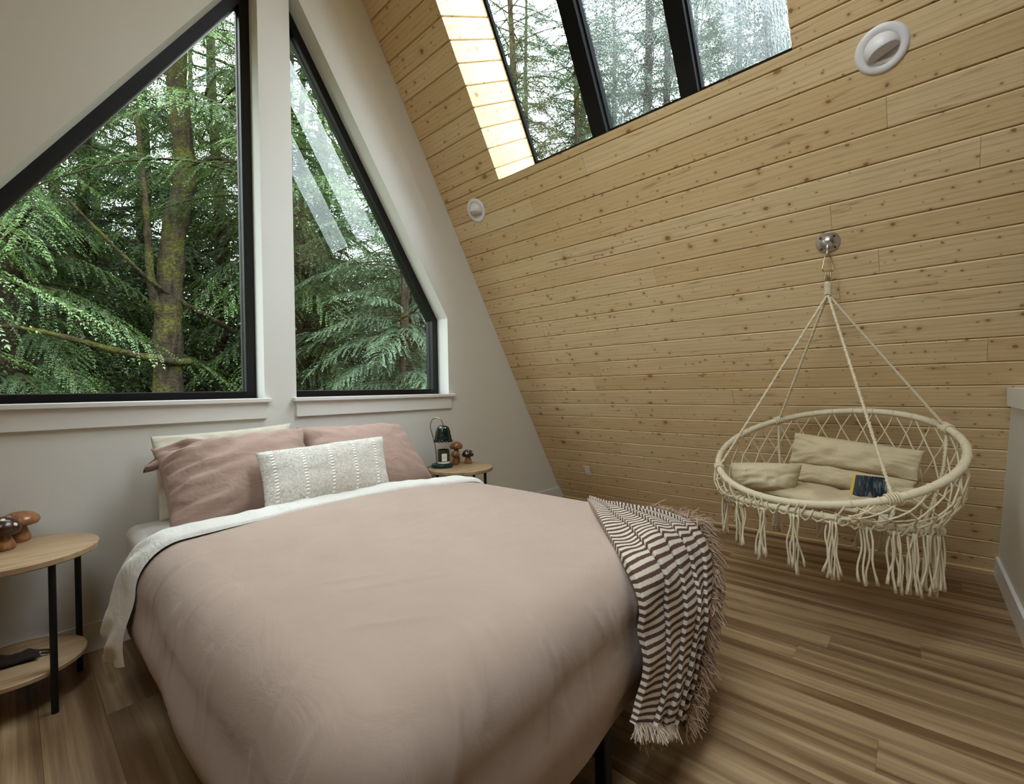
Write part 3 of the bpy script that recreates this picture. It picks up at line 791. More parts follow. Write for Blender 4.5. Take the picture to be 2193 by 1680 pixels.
lum = pil('lumbar_pillow', 'ivory nubby lumbar pillow with ribbed white stripes in front of the pink pillows', 'pillow', [(.835, 2.52, .948), (1.568, 2.50, .972), (1.515, 2.345, .668), (.805, 2.32, .672)], .15, 'boucle', 21, None, part='cushion_cover', conc=.04, wr=.004, corner=.004, pat_size=(.74, .31))

# ------------------------------------------------------------------ striped throw over the foot corner
TH = [((1.945, 1.245, .690), (2.005, 1.235, .650)), ((1.77, 1.105, .705), (2.015, 1.05, .660)), ((1.60, .965, .705), (2.015, .88, .668)), ((1.44, .825, .702), (1.995, .755, .665)),
      ((1.315, .71, .690), (1.955, .690, .650)), ((1.258, .640, .640), (1.925, .640, .570)), ((1.238, .612, .565), (1.875, .615, .475)), ((1.232, .605, .49), (1.80, .600, .385)),
      ((1.215, .600, .415), (1.72, .595, .290)), ((1.185, .600, .350), (1.62, .590, .195)), ((1.148, .600, .312), (1.50, .585, .130))]
def cr(P, t):
    P = np.asarray(P, float); n = len(P); i = np.clip(np.floor(t).astype(int), 0, n-2); f = (t-i)[:, None]
    p0, p1, p2, p3 = P[np.maximum(i-1, 0)], P[i], P[i+1], P[np.minimum(i+2, n-1)]
    return .5*((2*p1)+(-p0+p2)*f+(2*p0-5*p1+4*p2-p3)*f**2+(-p0+3*p1-3*p2+p3)*f**3)
tt = np.linspace(0, 10, 121); Lc = cr([a for a, b in TH], tt); Rc = cr([b for a, b in TH], tt)
edges = [0, .24, .44, .63, .80, 1.0]; phs = [0, .22, .45, .18, .38]
arc = np.concatenate([[0], np.cumsum(np.linalg.norm(np.diff((Lc*.6+Rc*.4), axis=0), axis=1))])
nzb = wavefield(12, 3, 12, 77)
wgt = np.clip((tt-3.6)/1.6, 0, 1)
NT_ = np.stack([-.15*wgt, -wgt, 1.0*(1-wgt)+.1], 1); NT_ /= np.linalg.norm(NT_, axis=1)[:, None]
def throw_col(s, k, loc):
    row = Lc*(1-s)+Rc*s
    bulge = .02*np.sin(s*PI)*(1-wgt*.3) + .004 + .006*nzb(np.full_like(tt, s*3), tt*.5) + (.015*(1-loc)**1.3)*np.clip(tt/1.5, .25, 1)*(1 if k else .6)
    return row + NT_*bulge[:, None], np.stack([arc/.0258 + phs[k] + loc*.12*np.clip((tt-2)/4, 0, 1)*(k > 0), np.full_like(tt, s), tt/10], 1)
pleats = []
for k in range(5):
    g_, p_ = [], []
    for loc in np.linspace(0, 1, 13):
        a, b = throw_col(edges[k]+(edges[k+1]-edges[k])*loc, k, loc); g_.append(a); p_.append(b)
    tuck, _ = throw_col(edges[k]+.010, k, 1.0); g_.insert(0, tuck-NT_*.006); p_.insert(0, p_[0])
    pleats.append((np.array(g_).transpose(1, 0, 2), np.array(p_).transpose(1, 0, 2)))
G = np.concatenate([g_[:, 1:] for g_, _ in pleats], 1); Pt = np.concatenate([p_[:, 1:] for _, p_ in pleats], 1)
thr = thing('throw_blanket', 'brown and cream striped throw with fringe hanging over the foot corner of the bed', 'blanket', (1.6, .7, .6))
m = MB()
for g_, p_ in pleats: m.grid(g_, p_, flip=True)
G2 = G - NT_[:, None]*.020; m.grid(G2, Pt)
for a, b, fl in ((G[0], G2[0], False), (G[-1], G2[-1], True)): m.grid(np.stack([a, b], 1), np.stack([Pt[0]*0+.7, Pt[0]*0+.7], 1), flip=fl)
m.grid(np.stack([G[:, 0], G2[:, 0]], 1), np.stack([Pt[:, 0]]*2, 1)); m.grid(np.stack([G[:, -1], G2[:, -1]], 1), np.stack([Pt[:, -1]]*2, 1))
m.build('woven_cloth', MT['throw_stripes'], thr, smooth=True)
def strands(seed, roots, dirs, lens, r, nseg=5, wig=.012, droop=.5, clump=None, n=4):
    rg = np.random.default_rng(seed); mb = MB()
    for p, d, L in zip(roots, dirs, lens):
        d = d/np.linalg.norm(d); path = [p]; q = p.copy(); v = d.copy()
        ph = rg.uniform(0, 6.28, 3); fr_ = rg.uniform(5, 11)
        for i in range(nseg):
            v = v + A3(0, 0, -droop/nseg) + wig/L*A3(math.sin(ph[0]+i*fr_), math.sin(ph[1]+i*fr_), .6*math.sin(ph[2]+i*fr_)); v /= np.linalg.norm(v)
            q = q+v*L/nseg; path.append(q.copy())
        mb.tube(path, [r*(1-.25*i/nseg) for i in range(nseg+1)], n, caps=False)
    return mb
rg = np.random.default_rng(5); roots, dirs, lens = [], [], []
for i in range(2600):
    tq = rg.uniform(1.6, 10); k = tq/10*120; i0 = min(119, int(k)); p = G[i0, -1]*(1-(k-i0))+G[i0+1, -1]*(k-i0)
    cl = math.floor(tq*3.1)
    cv = A3(math.sin(cl*2.1), math.cos(cl*3.7)*.5, 0)*.45
    hang = np.clip((tq-3.5)/2, 0, 1)
    d = A3(.75, -.25, .05)*(1-hang) + A3(.45, -.35, -.70)*hang + rg.normal(size=3)*.22 + cv*.7
    roots.append(p + A3(-.045, -.006, .012)*rg.random() + rg.normal(size=3)*.006); dirs.append(d); lens.append((rg.uniform(.035, .07) + .022*(cl % 2))*(1-.1*hang))
o = strands(3, roots, dirs, lens, .0024, 5, .014, .9).build('side_fringe', MT['fringe_brown'], thr); o['kind'] = 'stuff'; o['label'] = 'brown knotted fringe'
roots, dirs, lens = [], [], []
for s in np.linspace(0, .62, 46):
    for w_ in range(4):
        j = int(s*(G.shape[1]-1)); roots.append(G[-1, j]+rg.normal(size=3)*.002); dirs.append(A3(0, -.15, -1)+rg.normal(size=3)*.18); lens.append(rg.uniform(.03, .05))
o = strands(4, roots, dirs, lens, .0021, 4, .01, .3).build('hem_fringe', MT['fringe_light'], thr); o['kind'] = 'stuff'; o['label'] = 'short cream fringe'
roots, dirs, lens = [], [], []
for s in np.linspace(.15, 1, 90):
    for w_ in range(3):
        j = int(s*(G.shape[1]-1)); roots.append(G2[-1, j]+A3(0, .012, .015)+rg.normal(size=3)*.004); dirs.append(A3(.1, 0, -1)+rg.normal(size=3)*.25); lens.append(rg.uniform(.05, .095)*(1.1-.3*s))
o = strands(6, roots, dirs, lens, .0024, 4, .015, .5).build('under_fringe', MT['fringe_brown'], thr); o['kind'] = 'stuff'; o['label'] = 'brown fringe hanging below the hem'

# ------------------------------------------------------------------ hanging chair
HK = slope_pt(1, .355, 2.038*SL)
mnt = thing('ceiling_mount', 'round chrome mounting plate with eye bolt on the pine slope above the swing chair', 'hook', tuple(HK))
Mh = np.eye(4); zz = -NO; xx = np.cross(A3(0, 1, 0), zz); xx /= np.linalg.norm(xx); Mh[:3, 0] = xx; Mh[:3, 1] = np.cross(zz, xx); Mh[:3, 2] = zz; Mh[:3, 3] = HK
m = MB(); addM(m, Mh, lambda t: t.lathe([(.056, 0), (.057, .004), (.054, .008), (.034, .010), (.030, .016), (.024, .024), (.012, .028), (0, .029)], n=40)); m.build('plate', MT['steel'], mnt, angle=35)
for k in range(4):
    a = PI/4+k*PI/2; m = MB(); addM(m, Mh, lambda t: t.lathe([(.0065, .008), (.0065, .012), (.003, .0135), (0, .0135)], (.044*math.cos(a), .044*math.sin(a), 0), 12)); m.build('screw', MT['slot_dark'], mnt)
hx = lambda z: HK[0] - (2.038-z)*.06 - .012
m = MB(); m.tube([HK+zz*.02, A3(hx(2.005), .355, 2.005), A3(hx(1.985), .355, 1.985)], .007, 10); q = np.linspace(0, 2*PI, 24, endpoint=False)
m.tube([A3(hx(1.972)+.016*math.cos(a), .355, 1.972+.018*math.sin(a)) for a in q], .0048, 8, closed=True); m.build('eye_bolt', MT['steel'], mnt, smooth=True)

sw = thing('swing_chair', 'cream macrame swing chair with fringe hanging from the pine slope', 'swing chair', (3.0, .37, .60))
m = MB(); e = A3(.667, -.745, 0)
cp = [(0, 1.966), (.011, 1.962), (.016, 1.950), (.030, 1.888), (.029, 1.876), (.018, 1.870), (-.018, 1.870), (-.029, 1.876), (-.030, 1.888), (-.016, 1.950), (-.011, 1.962)]
m.tube([A3(hx(z), .355, z)+e*s for s, z in cp], .0032, 8, closed=True); m.build('carabiner', MT['brass'], sw, smooth=True)
for k in range(4):
    off = (k-1.5)*.009; m = MB()
    m.tube([A3(hx(1.845), .355, 1.845+.030*math.sin(a)) + e*off + A3(.745, .667, 0)*.008*math.cos(a) + e*.004*math.cos(a) for a in q], .0026, 7, closed=True); m.build('metal_loop', MT['brass'], sw, smooth=True)
RC = A3(3.017, .374, .882); UB = A3(.902, -.238, .36); US = A3(.255, .967, 0); UB /= np.linalg.norm(UB); US /= np.linalg.norm(US); RU = .553
LCt = A3(2.96, .39, .562); tl = math.radians(10.5); LB = A3(.967, -.255, 0)*math.cos(tl)-A3(0, 0, math.sin(tl)); LS = US; RL = .465
up_ = lambda f, r=RU: RC + r*(math.cos(f)*UB + math.sin(f)*US)
lo_ = lambda f, r=RL: LCt + r*(math.cos(f)*LB + math.sin(f)*LS)
F = np.linspace(0, 2*PI, 144, endpoint=False)
m = MB(); m.tube([up_(f) for f in F], [.0175+.0008*math.sin(f*60) for f in F], 14, closed=True); m.build('upper_hoop', MT['hoop_wrap'], sw, smooth=True)
m = MB(); m.tube([lo_(f) for f in F], [.016+.0012*math.sin(f*57) for f in F], 14, closed=True); m.build('seat_hoop', MT['hoop_wrap'], sw, smooth=True)
def twist(mb, P, r, turns, n=6, strands_=3):
    P = np.asarray(P, float); T = np.gradient(P, axis=0); T /= np.linalg.norm(T, axis=1)[:, None]
    u = np.cross(T, A3(.3, .9, .1)); u /= np.linalg.norm(u, axis=1)[:, None]; v = np.cross(T, u)
    t = np.linspace(0, 1, len(P))*turns*2*PI
    for k in range(strands_):
        a = t+2*PI*k/strands_; mb.tube(P + (np.cos(a)[:, None]*u + np.sin(a)[:, None]*v)*r*.62, r*.66, n)
APX = A3(hx(1.745), .355, 1.745); TOPK = A3(hx(1.815), .355, 1.815)
ropef = (2.206, .849, -2.335, -.856)
lerp = lambda a, b, n: [a+(b-a)*i/(n-1) for i in range(n)]
for k, f in enumerate(ropef):
    p = up_(f); d = (up_(f)-APX)/np.linalg.norm(up_(f)-APX)
    path = [TOPK + e*(k-1.5)*.006] + [APX + e*(k-1.5)*.004 - A3(0, 0, 0)] + lerp(APX, p - d*.0, 70)[1:]
    P_ = []
    for a_, b_ in zip(path[:-1], path[1:]): P_ += lerp(a_, b_, 2 if np.linalg.norm(a_-b_) < .05 else 6)[:-1]
    P_.append(path[-1])
    m = MB(); twist(m, P_, .0075, 34)
    # wraps where it is tied round the hoop, then on down to the seat hoop
    tg = (up_(f+.01)-up_(f-.01)); tg /= np.linalg.norm(tg); w1 = np.cross(tg, A3(0, 0, 1)); w1 /= np.linalg.norm(w1); w2 = np.cross(tg, w1)
    for j in range(-2, 3):
        c0 = p+tg*j*.011; m.tube([c0+(w1*math.cos(a)+w2*math.sin(a))*.0225 for a in q], .0048, 6, closed=True)
    f2 = f*.97; L_ = [up_(f)*(1-s)+lo_(f2)*s + (up_(f)-RC)/RU*.03*math.sin(PI*s) for s in np.linspace(0, 1, 24)]
    twist(m, L_, .0075, 9); m.build('rope', MT['cotton_rope'], sw, smooth=True)
m = MB()
for j in range(6):
    c0 = A3(hx(1.80-j*.011), .355, 1.80-j*.011); m.tube([c0+e*.014*math.cos(a)+A3(.745, .667, 0)*.012*math.sin(a) + A3(0, 0, .004*math.sin(a*2)) for a in q], .006, 6, closed=True)
m.build('rope_binding', MT['cotton_rope'], sw, smooth=True)
# knotted diamond net between the hoops
def netpt(f, t):
    a, b = up_(f, RU), lo_(f, RL); rad = (a-RC)/RU
    return a*(1-t)+b*t + rad*.05*math.sin(PI*t) + A3(0, 0, -.0)
m = MB(); NC, NR = 27, 5; fs_ = lambda i: -2.62 + 5.24*i/NC
rgn = np.random.default_rng(8)
node = {}
for i in range(NC+1):
    for j in range(NR+1):
        ff = fs_(i + (.5 if j % 2 else 0)); node[i, j] = netpt(min(ff, 2.62), j/NR) + (rgn.normal(size=3)*.004 if 0 < j < NR else 0)
for j in range(NR):
    for i in range(NC):
        for di in ((0, -1) if j % 2 == 0 else (0, 1)):
            if 0 <= i+di <= NC:
                a, b = node[i, j], node[i+di, j+1]; m.tube([a, (a+b)/2 + A3(0, 0, -.003), b], .0041, 5, caps=False)
for (i, j), p in node.items():
    if 0 < j < NR and i < NC:
        m.lathe([(.0001, -.007), (.0045, -.004), (.006, 0), (.0045, .004), (.0001, .007)], tuple(p), 6)
    elif j == 0 and i < NC:
        tg = up_(fs_(i)+.01)-up_(fs_(i)-.01); tg /= np.linalg.norm(tg); w1 = np.cross(tg, A3(0, 0, 1)); w1 /= np.linalg.norm(w1); w2 = np.cross(tg, w1)
        m.tube([p+(w1*math.cos(a)+w2*math.sin(a))*.0188 for a in q[::2]], .0024, 5, closed=True)
m.build('back_netting', MT['cotton_rope'], sw, smooth=True)
# seat net: strings across the lower hoop, with loops and knots around its edge
m = MB()
for k in range(15):
    s = -.43+k*.0614; hl = math.sqrt(max(.0, RL**2-s*s))
    for A_, B_ in ((LS, LB), (LB, LS)):
        P_ = [LCt+A_*s+B_*hl*x_ - A3(0, 0, .05*(1-x_*x_)*(1-(s/RL)**2)) - A3(0, 0, .008) for x_ in np.linspace(-1, 1, 13)]; m.tube(P_, .0042, 5, caps=False)
for k in range(64):
    f = 2*PI*k/64; p = lo_(f, RL+.004); tg = lo_(f+.01)-lo_(f-.01); tg /= np.linalg.norm(tg); w1 = np.cross(tg, A3(0, 0, 1)); w1 /= np.linalg.norm(w1); w2 = np.cross(tg, w1)
    tw = .25*math.sin(k*2.3)
    m.tube([p+(w1*math.cos(a)+w2*math.sin(a))*(.021+.002*math.sin(k)) + tg*tw*.03*math.sin(a) for a in q[::2]], .0042, 5, closed=True)
    f1 = f+2*PI/64; a_, b_ = lo_(f, RL+.012)-A3(0, 0, .016), lo_(f1, RL+.012)-A3(0, 0, .016); m.tube([a_, (a_+b_)/2-A3(0, 0, .014+.006*math.sin(k*1.7)), b_], .0045, 5, caps=False)
m.build('seat_netting', MT['cotton_rope'], sw, smooth=True)
pt_ = lo_(4.0, RL+.02)+A3(0, 0, .035); m = MB()
tgt = lo_(4.02)-lo_(3.98); tgt /= np.linalg.norm(tgt)
a_ = [pt_-tgt*.018+A3(0, 0, -.016), pt_+tgt*.018+A3(0, 0, -.010), pt_+tgt*.022+A3(0, 0, .020), pt_-tgt*.012+A3(0, 0, .014)]; o_ = np.cross(tgt, A3(0, 0, 1))*.002
m.add([q_-o_ for q_ in a_]+[q_+o_ for q_ in a_], [(3, 2, 1, 0), (4, 5, 6, 7)]+[(i, (i+1) % 4, 4+(i+1) % 4, 4+i) for i in range(4)])
oo = m.build('care_tag', MT['label_paper'], sw); oo['label'] = 'small white cloth tag'
# ties where the two hoops meet at the front
for f in (2.86, 2.93, 3.0, 3.24, 3.30, 3.36, 2.6, 3.62, -2.5):
    c0 = (up_(f)+lo_(f))/2; d = up_(f)-lo_(f); tg = lo_(f+.01)-lo_(f-.01); tg /= np.linalg.norm(tg); w = np.cross(tg, d); w /= np.linalg.norm(w)
    m = MB(); m.tube([c0 + d*.5*math.cos(a)*(1+.03/np.linalg.norm(d)) + w*.021*math.sin(a) for a in q], .0042, 5, closed=True)
    m.build('hoop_tie', MT['cotton_rope'], sw, smooth=True)
tas = [(2.1, .215), (2.67, .235), (2.97, .26), (3.29, .275), (3.6, .26), (3.87, .26), (4.11, .27), (4.28, .27), (4.45, .25), (4.71, .25), (4.60, .27),
       (1.57, .17), (.91, .19), (.38, .19), (6.27, .21), (6.0, .20), (5.3, .23)]
for k, (f, L) in enumerate(tas):
    rt = np.random.default_rng(40+k); p = lo_(f, RL+.012)-A3(0, 0, .014); tg = lo_(f+.01)-lo_(f-.01); tg /= np.linalg.norm(tg)
    m = MB(); ns_ = 7 if k != 5 else 4
    m.tube([p+tg*.030*math.cos(a)+A3(0, 0, .012*math.sin(a)) for a in q[::2]], .006, 6, closed=True)
    for s in range(ns_):
        u = (s/(ns_-1)-.5); fan = rt.uniform(.9, 1.3); ll = L*rt.uniform(.88, 1.06); ph = rt.uniform(0, 6.28); ww = rt.uniform(.003, .008)
        P_ = [p + tg*(u*.042*(.75+.65*t_*t_*fan) + ww*math.sin(ph+t_*8)) + (p-LCt)/RL*(.012*math.sin(ph*2+3*t_) + .006*(s % 2)) - A3(0, 0, ll*t_) for t_ in np.linspace(0, 1, 10)]
        m.tube(P_, [.0042]*8+[.0056, .0075], 6)
    m.build('tassel', MT['cotton_rope'], sw, smooth=True)
# cushions lying in the chair
fc = A3(-.9, -.3, .35)
cu = thing('swing_cushion', 'beige canvas folded cushion lying in the swing chair', 'cushion', (3.15, .3, .70))
cw = lambda x, y: .010*np.sin(x*11+2*np.sin(y*2.5))*np.exp(-((y-.3)/.9)**2)
for c, th_, sd in (([(3.335, .575, .945), (3.16, -.035, .895), (3.115, -.005, .742), (3.275, .60, .760)], .12, 61),
                   ([(3.275, .60, .758), (3.115, .0, .738), (3.045, .03, .632), (3.195, .55, .668)], .11, 62),
                   ([(3.20, .57, .640), (3.05, .02, .600), (2.63, .17, .645), (2.74, .66, .672)], .08, 63)):
    m = MB(); pillow4(m, c, th_, fc, sd, conc=.02, wr=.006, corner=.008, extra=cw, p=3.2); m.build('cushion_section', MT['canvas'], cu, smooth=True, weld=True)
b1 = thing('bolster_cushion', 'small plump beige cushion at the left end of the swing chair', 'cushion', (2.83, .64, .72))
m = MB(); pillow4(m, [(2.82, .81, .800), (2.90, .47, .812), (2.830, .50, .655), (2.785, .785, .645)], .24, fc, 71, conc=-.02, corner=.004, p=4.0, wr=.008, seam=.6); m.build('cushion_cover', MT['canvas'], b1, smooth=True, weld=True)
b2 = thing('bolster_cushion', 'small beige cushion peeking over the hoop at the right of the magazine', 'cushion', (2.80, .09, .71))
m = MB(); pillow4(m, [(2.90, .085, .735), (2.90, -.03, .745), (2.86, -.03, .655), (2.86, .085, .645)], .09, fc, 72, conc=.02, corner=.006, p=3.0, wr=.006); m.build('cushion_cover', MT['canvas'], b2, smooth=True, weld=True)
# magazine leaning on the cushion
mg = thing('magazine', 'magazine with a dark cover and yellow left edge leaning on the swing cushion', 'magazine', (2.90, .19, .65))
q4 = [A3(2.940, .247, .775), A3(2.905, .116, .779), A3(2.872, .108, .652), A3(2.905, .268, .640)]
nn = np.cross(q4[1]-q4[0], q4[3]-q4[0]); nn /= np.linalg.norm(nn)
if nn[0] > 0: nn = -nn
def slabq(c, t0, t1): 
    a = [p_+nn*t0 for p_ in c]; b = [p_+nn*t1 for p_ in c]; return np.array(a+b), [(3, 2, 1, 0), (4, 5, 6, 7)]+[(i, (i+1) % 4, 4+(i+1) % 4, 4+i) for i in range(4)]
m = MB(); m.add(*slabq(q4, -.006, 0)); m.build('pages', MT['paper'], mg)
nu_ = 14; G = np.array([[ (q4[0]*(1-u)+q4[1]*u)*(1-v)+(q4[3]*(1-u)+q4[2]*u)*v + nn*(.0012+.004*math.sin(u*PI)) for v in np.linspace(0, 1, 4)] for u in np.linspace(.085, 1, nu_)])
Pt = np.array([[(u, 1-v, 0) for v in np.linspace(0, 1, 4)] for u in np.linspace(0, 1, nu_)])
m = MB(); m.grid(G, Pt); m.build('front_cover', MT['mag_cover'], mg, smooth=True)
G = np.array([[(q4[0]*(1-u)+q4[1]*u)*(1-v)+(q4[3]*(1-u)+q4[2]*u)*v + nn*.0015 for v in (0, 1)] for u in (0, .09)]); m = MB(); m.grid(G); m.build('spine', MT['mag_yellow'], mg)

# ------------------------------------------------------------------ side tables
def side_table(cx, cy, h, lab, rot):
    t = thing('side_table', lab, 'side table', (cx, cy, 0), 'bedside tables'); R = .262
    m = MB(); m.lathe([(R-.004, h-.026), (R, h-.022), (R, h-.003), (R-.003, h)], (cx, cy, 0), 72); m.build('tabletop', MT['table_wood'], t, angle=30)
    m = MB(); m.lathe([(.213, .150), (.216, .153), (.216, .167), (.213, .17)], (cx, cy, 0), 72); m.build('shelf', MT['table_wood'], t, angle=30)
    for k in range(4):
        a = rot+k*PI/2; x, y = cx+.2235*math.cos(a), cy+.2235*math.sin(a)
        m = MB(); m.tube([(x, y, 0), (x, y, h-.027)], .0115, 16); m.build('leg', MT['black_metal'], t, angle=40)
    m = MB()
    for k in (0, 1):
        a = rot+k*PI/2; d = A3(math.cos(a), math.sin(a), 0)*.205; c = A3(cx, cy, h-.034); m.tube([c-d, c+d], .007, 8)
    m.build('under_brace', MT['black_metal'], t)
side_table(0.0, 2.754, .62, 'round wood side table with black legs left of the bed', -1.09)
side_table(2.435, 2.757, .632, 'round wood side table with black legs right of the bed under the lamp', math.radians(-72))

# candle warmer lamp, candle and wooden mushrooms
ER = A3(.667, -.745, 0); EF = A3(.745, .667, 0)
lc = A3(2.338, 2.868, .632)
lp = thing('candle_lamp', 'small dark green tulip shade candle warmer lamp on a curved brass arm', 'lamp', tuple(lc))
m = MB(); m.lathe([(.080, 0), (.086, .004), (.087, .022), (.084, .028), (.05, .030), (0, .030)], tuple(lc), 48); m.build('base', MT['green_base'], lp, angle=35)
arm = [(-.046, .028), (-.048, .10), (-.056, .18), (-.075, .26), (-.088, .31), (-.090, .345), (-.078, .380), (-.052, .400), (-.024, .398), (0, .378), (.010, .352), (.011, .336)]
P_ = cr([(a, 0, b) for a, b in arm], np.linspace(0, len(arm)-1.001, 60))
m = MB(); m.tube([lc+ER*a+EF*.02*(a < -.02)*0+A3(0, 0, b) for a, _, b in P_], .0048, 10); m.build('arm', MT['brass'], lp, smooth=True)
sc_ = lc+ER*.011
m = MB(); fl = lambda t, a: .05*np.cos(8*a)*min(1, t*1.6+.2) + (.06*np.cos(16*a)*max(0, t-.72)/.28)
m.lathe([(.006, .340), (.022, .338), (.040, .330), (.050, .312), (.057, .285), (.059, .262), (.064, .252), (.062, .240), (.066, .222), (.071, .212)], tuple(sc_), 96, wave=fl)
m.lathe([(.069, .212), (.060, .224), (.055, .262), (.048, .300), (.030, .326), (.004, .334)], tuple(sc_), 96); m.build('shade', MT['green_lacquer'], lp, smooth=True)
for k in range(16):
    a = 2*PI*k/16; m_ = A3(sc_[0]+.069*math.cos(a), sc_[1]+.069*math.sin(a), lc[2]+.209)
    if k == 0: m = MB()
    m.lathe([(.0001, -.006), (.009, -.003), (.011, .003), (.0001, .009)], tuple(m_), 8)
m.build('scalloped_rim', MT['green_lacquer'], lp, smooth=True)
m = MB(); P_ = [lc+ER*-.085+A3(0, 0, .008), lc+ER*-.11+A3(0, 0, .004)-EF*.02, lc+ER*-.128-EF*.05+A3(0, 0, -.03), lc+ER*-.125-EF*.06+A3(0, 0, -.12), lc+ER*-.10-EF*.04+A3(0, 0, -.3)]
m.tube(cr(P_, np.linspace(0, 3.99, 30)), .0028, 6); m.build('power_cord', MT['cord_rubber'], lp, smooth=True)
jc = lc+ER*.014-EF*.012+A3(0, 0, .030)
cj = thing('candle', 'dark green glass jar candle with a cream label under the green lamp shade', 'candle', tuple(jc))
m = MB(); m.lathe([(.045, 0), (.048, .003), (.048, .112), (.046, .114), (.044, .112), (.044, .095), (0, .094)], tuple(jc), 40); m.build('jar', MT['jar_glass'], cj, angle=35)
m = MB(); m.lathe([(.0484, .004), (.0486, .006), (.0486, .018), (.0484, .019)], tuple(jc), 40); m.build('base_band', MT['white_wax'], cj, smooth=True)
def wrap(mb, c, r, a0, a1, z0, z1, n=10):
    G = np.array([[(c[0]+r*math.cos(a), c[1]+r*math.sin(a), c[2]+z) for z in (z0, z1)] for a in np.linspace(a0, a1, n)]); mb.grid(G)
va = math.atan2(-jc[1], -jc[0]) + .12
m = MB(); wrap(m, jc, .0488, va-.42, va+.46, .024, .086); lb = m.build('label', MT['label_paper'], cj, smooth=True)
m = MB(); rl = random.Random(4)
for zrow, n_, w_ in ((.060, 5, .30), (.052, 5, .26), (.036, 3, .16)):
    for k in range(n_):
        a = va+.02-w_/2+w_*k/n_; wrap(m, jc, .0492, a, a+w_/n_*.7, zrow-.0014, zrow+.0006+rl.random()*.0022, 3)
m.build('print', MT['print_ink'], lb)
def mushroom(c, H, cr_, ch, sr, mats, lab, spots=0, flat=.55, rot=0, name='wooden_mushroom'):
    t = thing(name, lab, 'mushroom figurine', tuple(c), 'wooden mushrooms'); z0 = H-ch
    m = MB(); m.lathe([(sr*.88, 0), (sr, .006), (sr*1.0, z0*.3), (sr*.82, z0*.62), (sr*.66, z0*.9), (sr*.62, z0+ch*.3), (0, z0+ch*.3)], tuple(c), 32); m.build('stem', MT[mats[1]], t, angle=50)
    m = MB(); pr = [(sr*.6, z0+ch*.16), (cr_*.7, z0+ch*.04), (cr_*.9, z0+ch*.08), (cr_, z0+ch*.30)] + [(cr_*math.cos(q_), z0+ch*.30+ch*.70*math.sin(q_)) for q_ in np.linspace(.15, PI/2, 9)]
    m.lathe(pr, tuple(c), 40); cap = m.build('cap', MT[mats[0]], t, smooth=True)
    for k in range(spots):
        a = rot + k*2*PI/5.0 if k < 5 else rot+.6+(k-5)*2*PI/3; el = .42 if k < 5 else 1.05
        p = A3(*c)+A3(cr_*math.cos(el)*math.cos(a), cr_*math.cos(el)*math.sin(a), z0+ch*.30+ch*.70*math.sin(el))
        nrm = A3(math.cos(el)*math.cos(a)/cr_, math.cos(el)*math.sin(a)/cr_, math.sin(el)/(ch*.7)); nrm /= np.linalg.norm(nrm)
        u = np.cross(nrm, A3(0, 0, 1)); u /= np.linalg.norm(u); v = np.cross(nrm, u); r_ = cr_*.17
        m = MB(); a_ = np.linspace(0, 2*PI, 18, endpoint=False)
        ring = [p+(u*math.cos(x)+v*math.sin(x))*r_ - nrm*.004 for x in a_]; top = [p+(u*math.cos(x)+v*math.sin(x))*r_*.6+nrm*.0012 for x in a_]
        m.add(ring+top, [(i, (i+1) % 18, 18+(i+1) % 18, 18+i) for i in range(18)]+[tuple(range(18, 36))]); m.build('spot', MT['spot_paint'], cap, smooth=True)
    return t
mushroom((2.535, 2.920, .632), .186, .056, .066, .030, ('mushroom_tan', 'mushroom_stem'), 'tallest tan wooden mushroom behind the candle on the right side table')
mushroom((2.478, 2.868, .632), .118, .036, .052, .026, ('mushroom_brown', 'mushroom_brown'), 'small plain brown wooden mushroom between candle and tall tan mushroom')
mushroom((2.590, 2.835, .632), .118, .050, .062, .032, ('mushroom_dark', 'mushroom_stem'), 'dark brown spotted wooden mushroom alone at the right of the far side table', spots=8, rot=3.7)
mushroom((-.030, 2.835, .62), .138, .060, .078, .042, ('mushroom_dark', 'mushroom_stem'), 'dark brown spotted wooden mushroom on the left side table, cut by the photo edge', spots=8, rot=4.3)
mushroom((.022, 2.945, .62), .132, .066, .062, .036, ('mushroom_tan', 'mushroom_stem'), 'plain tan wooden mushroom behind the spotted one on the left side table')
# dark plush pouch on the lower shelf
pc = A3(.02, 2.755, .17)
pp = thing('plush_pouch', 'flat dark fuzzy pouch with a strap on the lower shelf of the left table', 'pouch', tuple(pc))
m = MB(); pillow4(m, [(-.09, 2.80, .186), (.08, 2.765, .186), (.075, 2.695, .186), (-.085, 2.71, .186)], .034, A3(0, 0, 1), 91, conc=.10, corner=.004, nu=26, nv=18, p=2.2); m.build('body', MT['plush_dark'], pp, smooth=True, weld=True)
m = MB(); m.tube(cr([(.062, 2.735, .188), (.095, 2.725, .180), (.112, 2.74, .176), (.098, 2.762, .177), (.07, 2.757, .188)], np.linspace(0, 3.99, 26)), .004, 6); m.build('strap', MT['plush_dark'], pp, smooth=True)
m = MB(); m.lathe([(.0001, -.004), (.004, 0), (.0001, .004)], (.070, 2.712, .196), 10); m.build('bead', MT['bead'], pp, smooth=True)

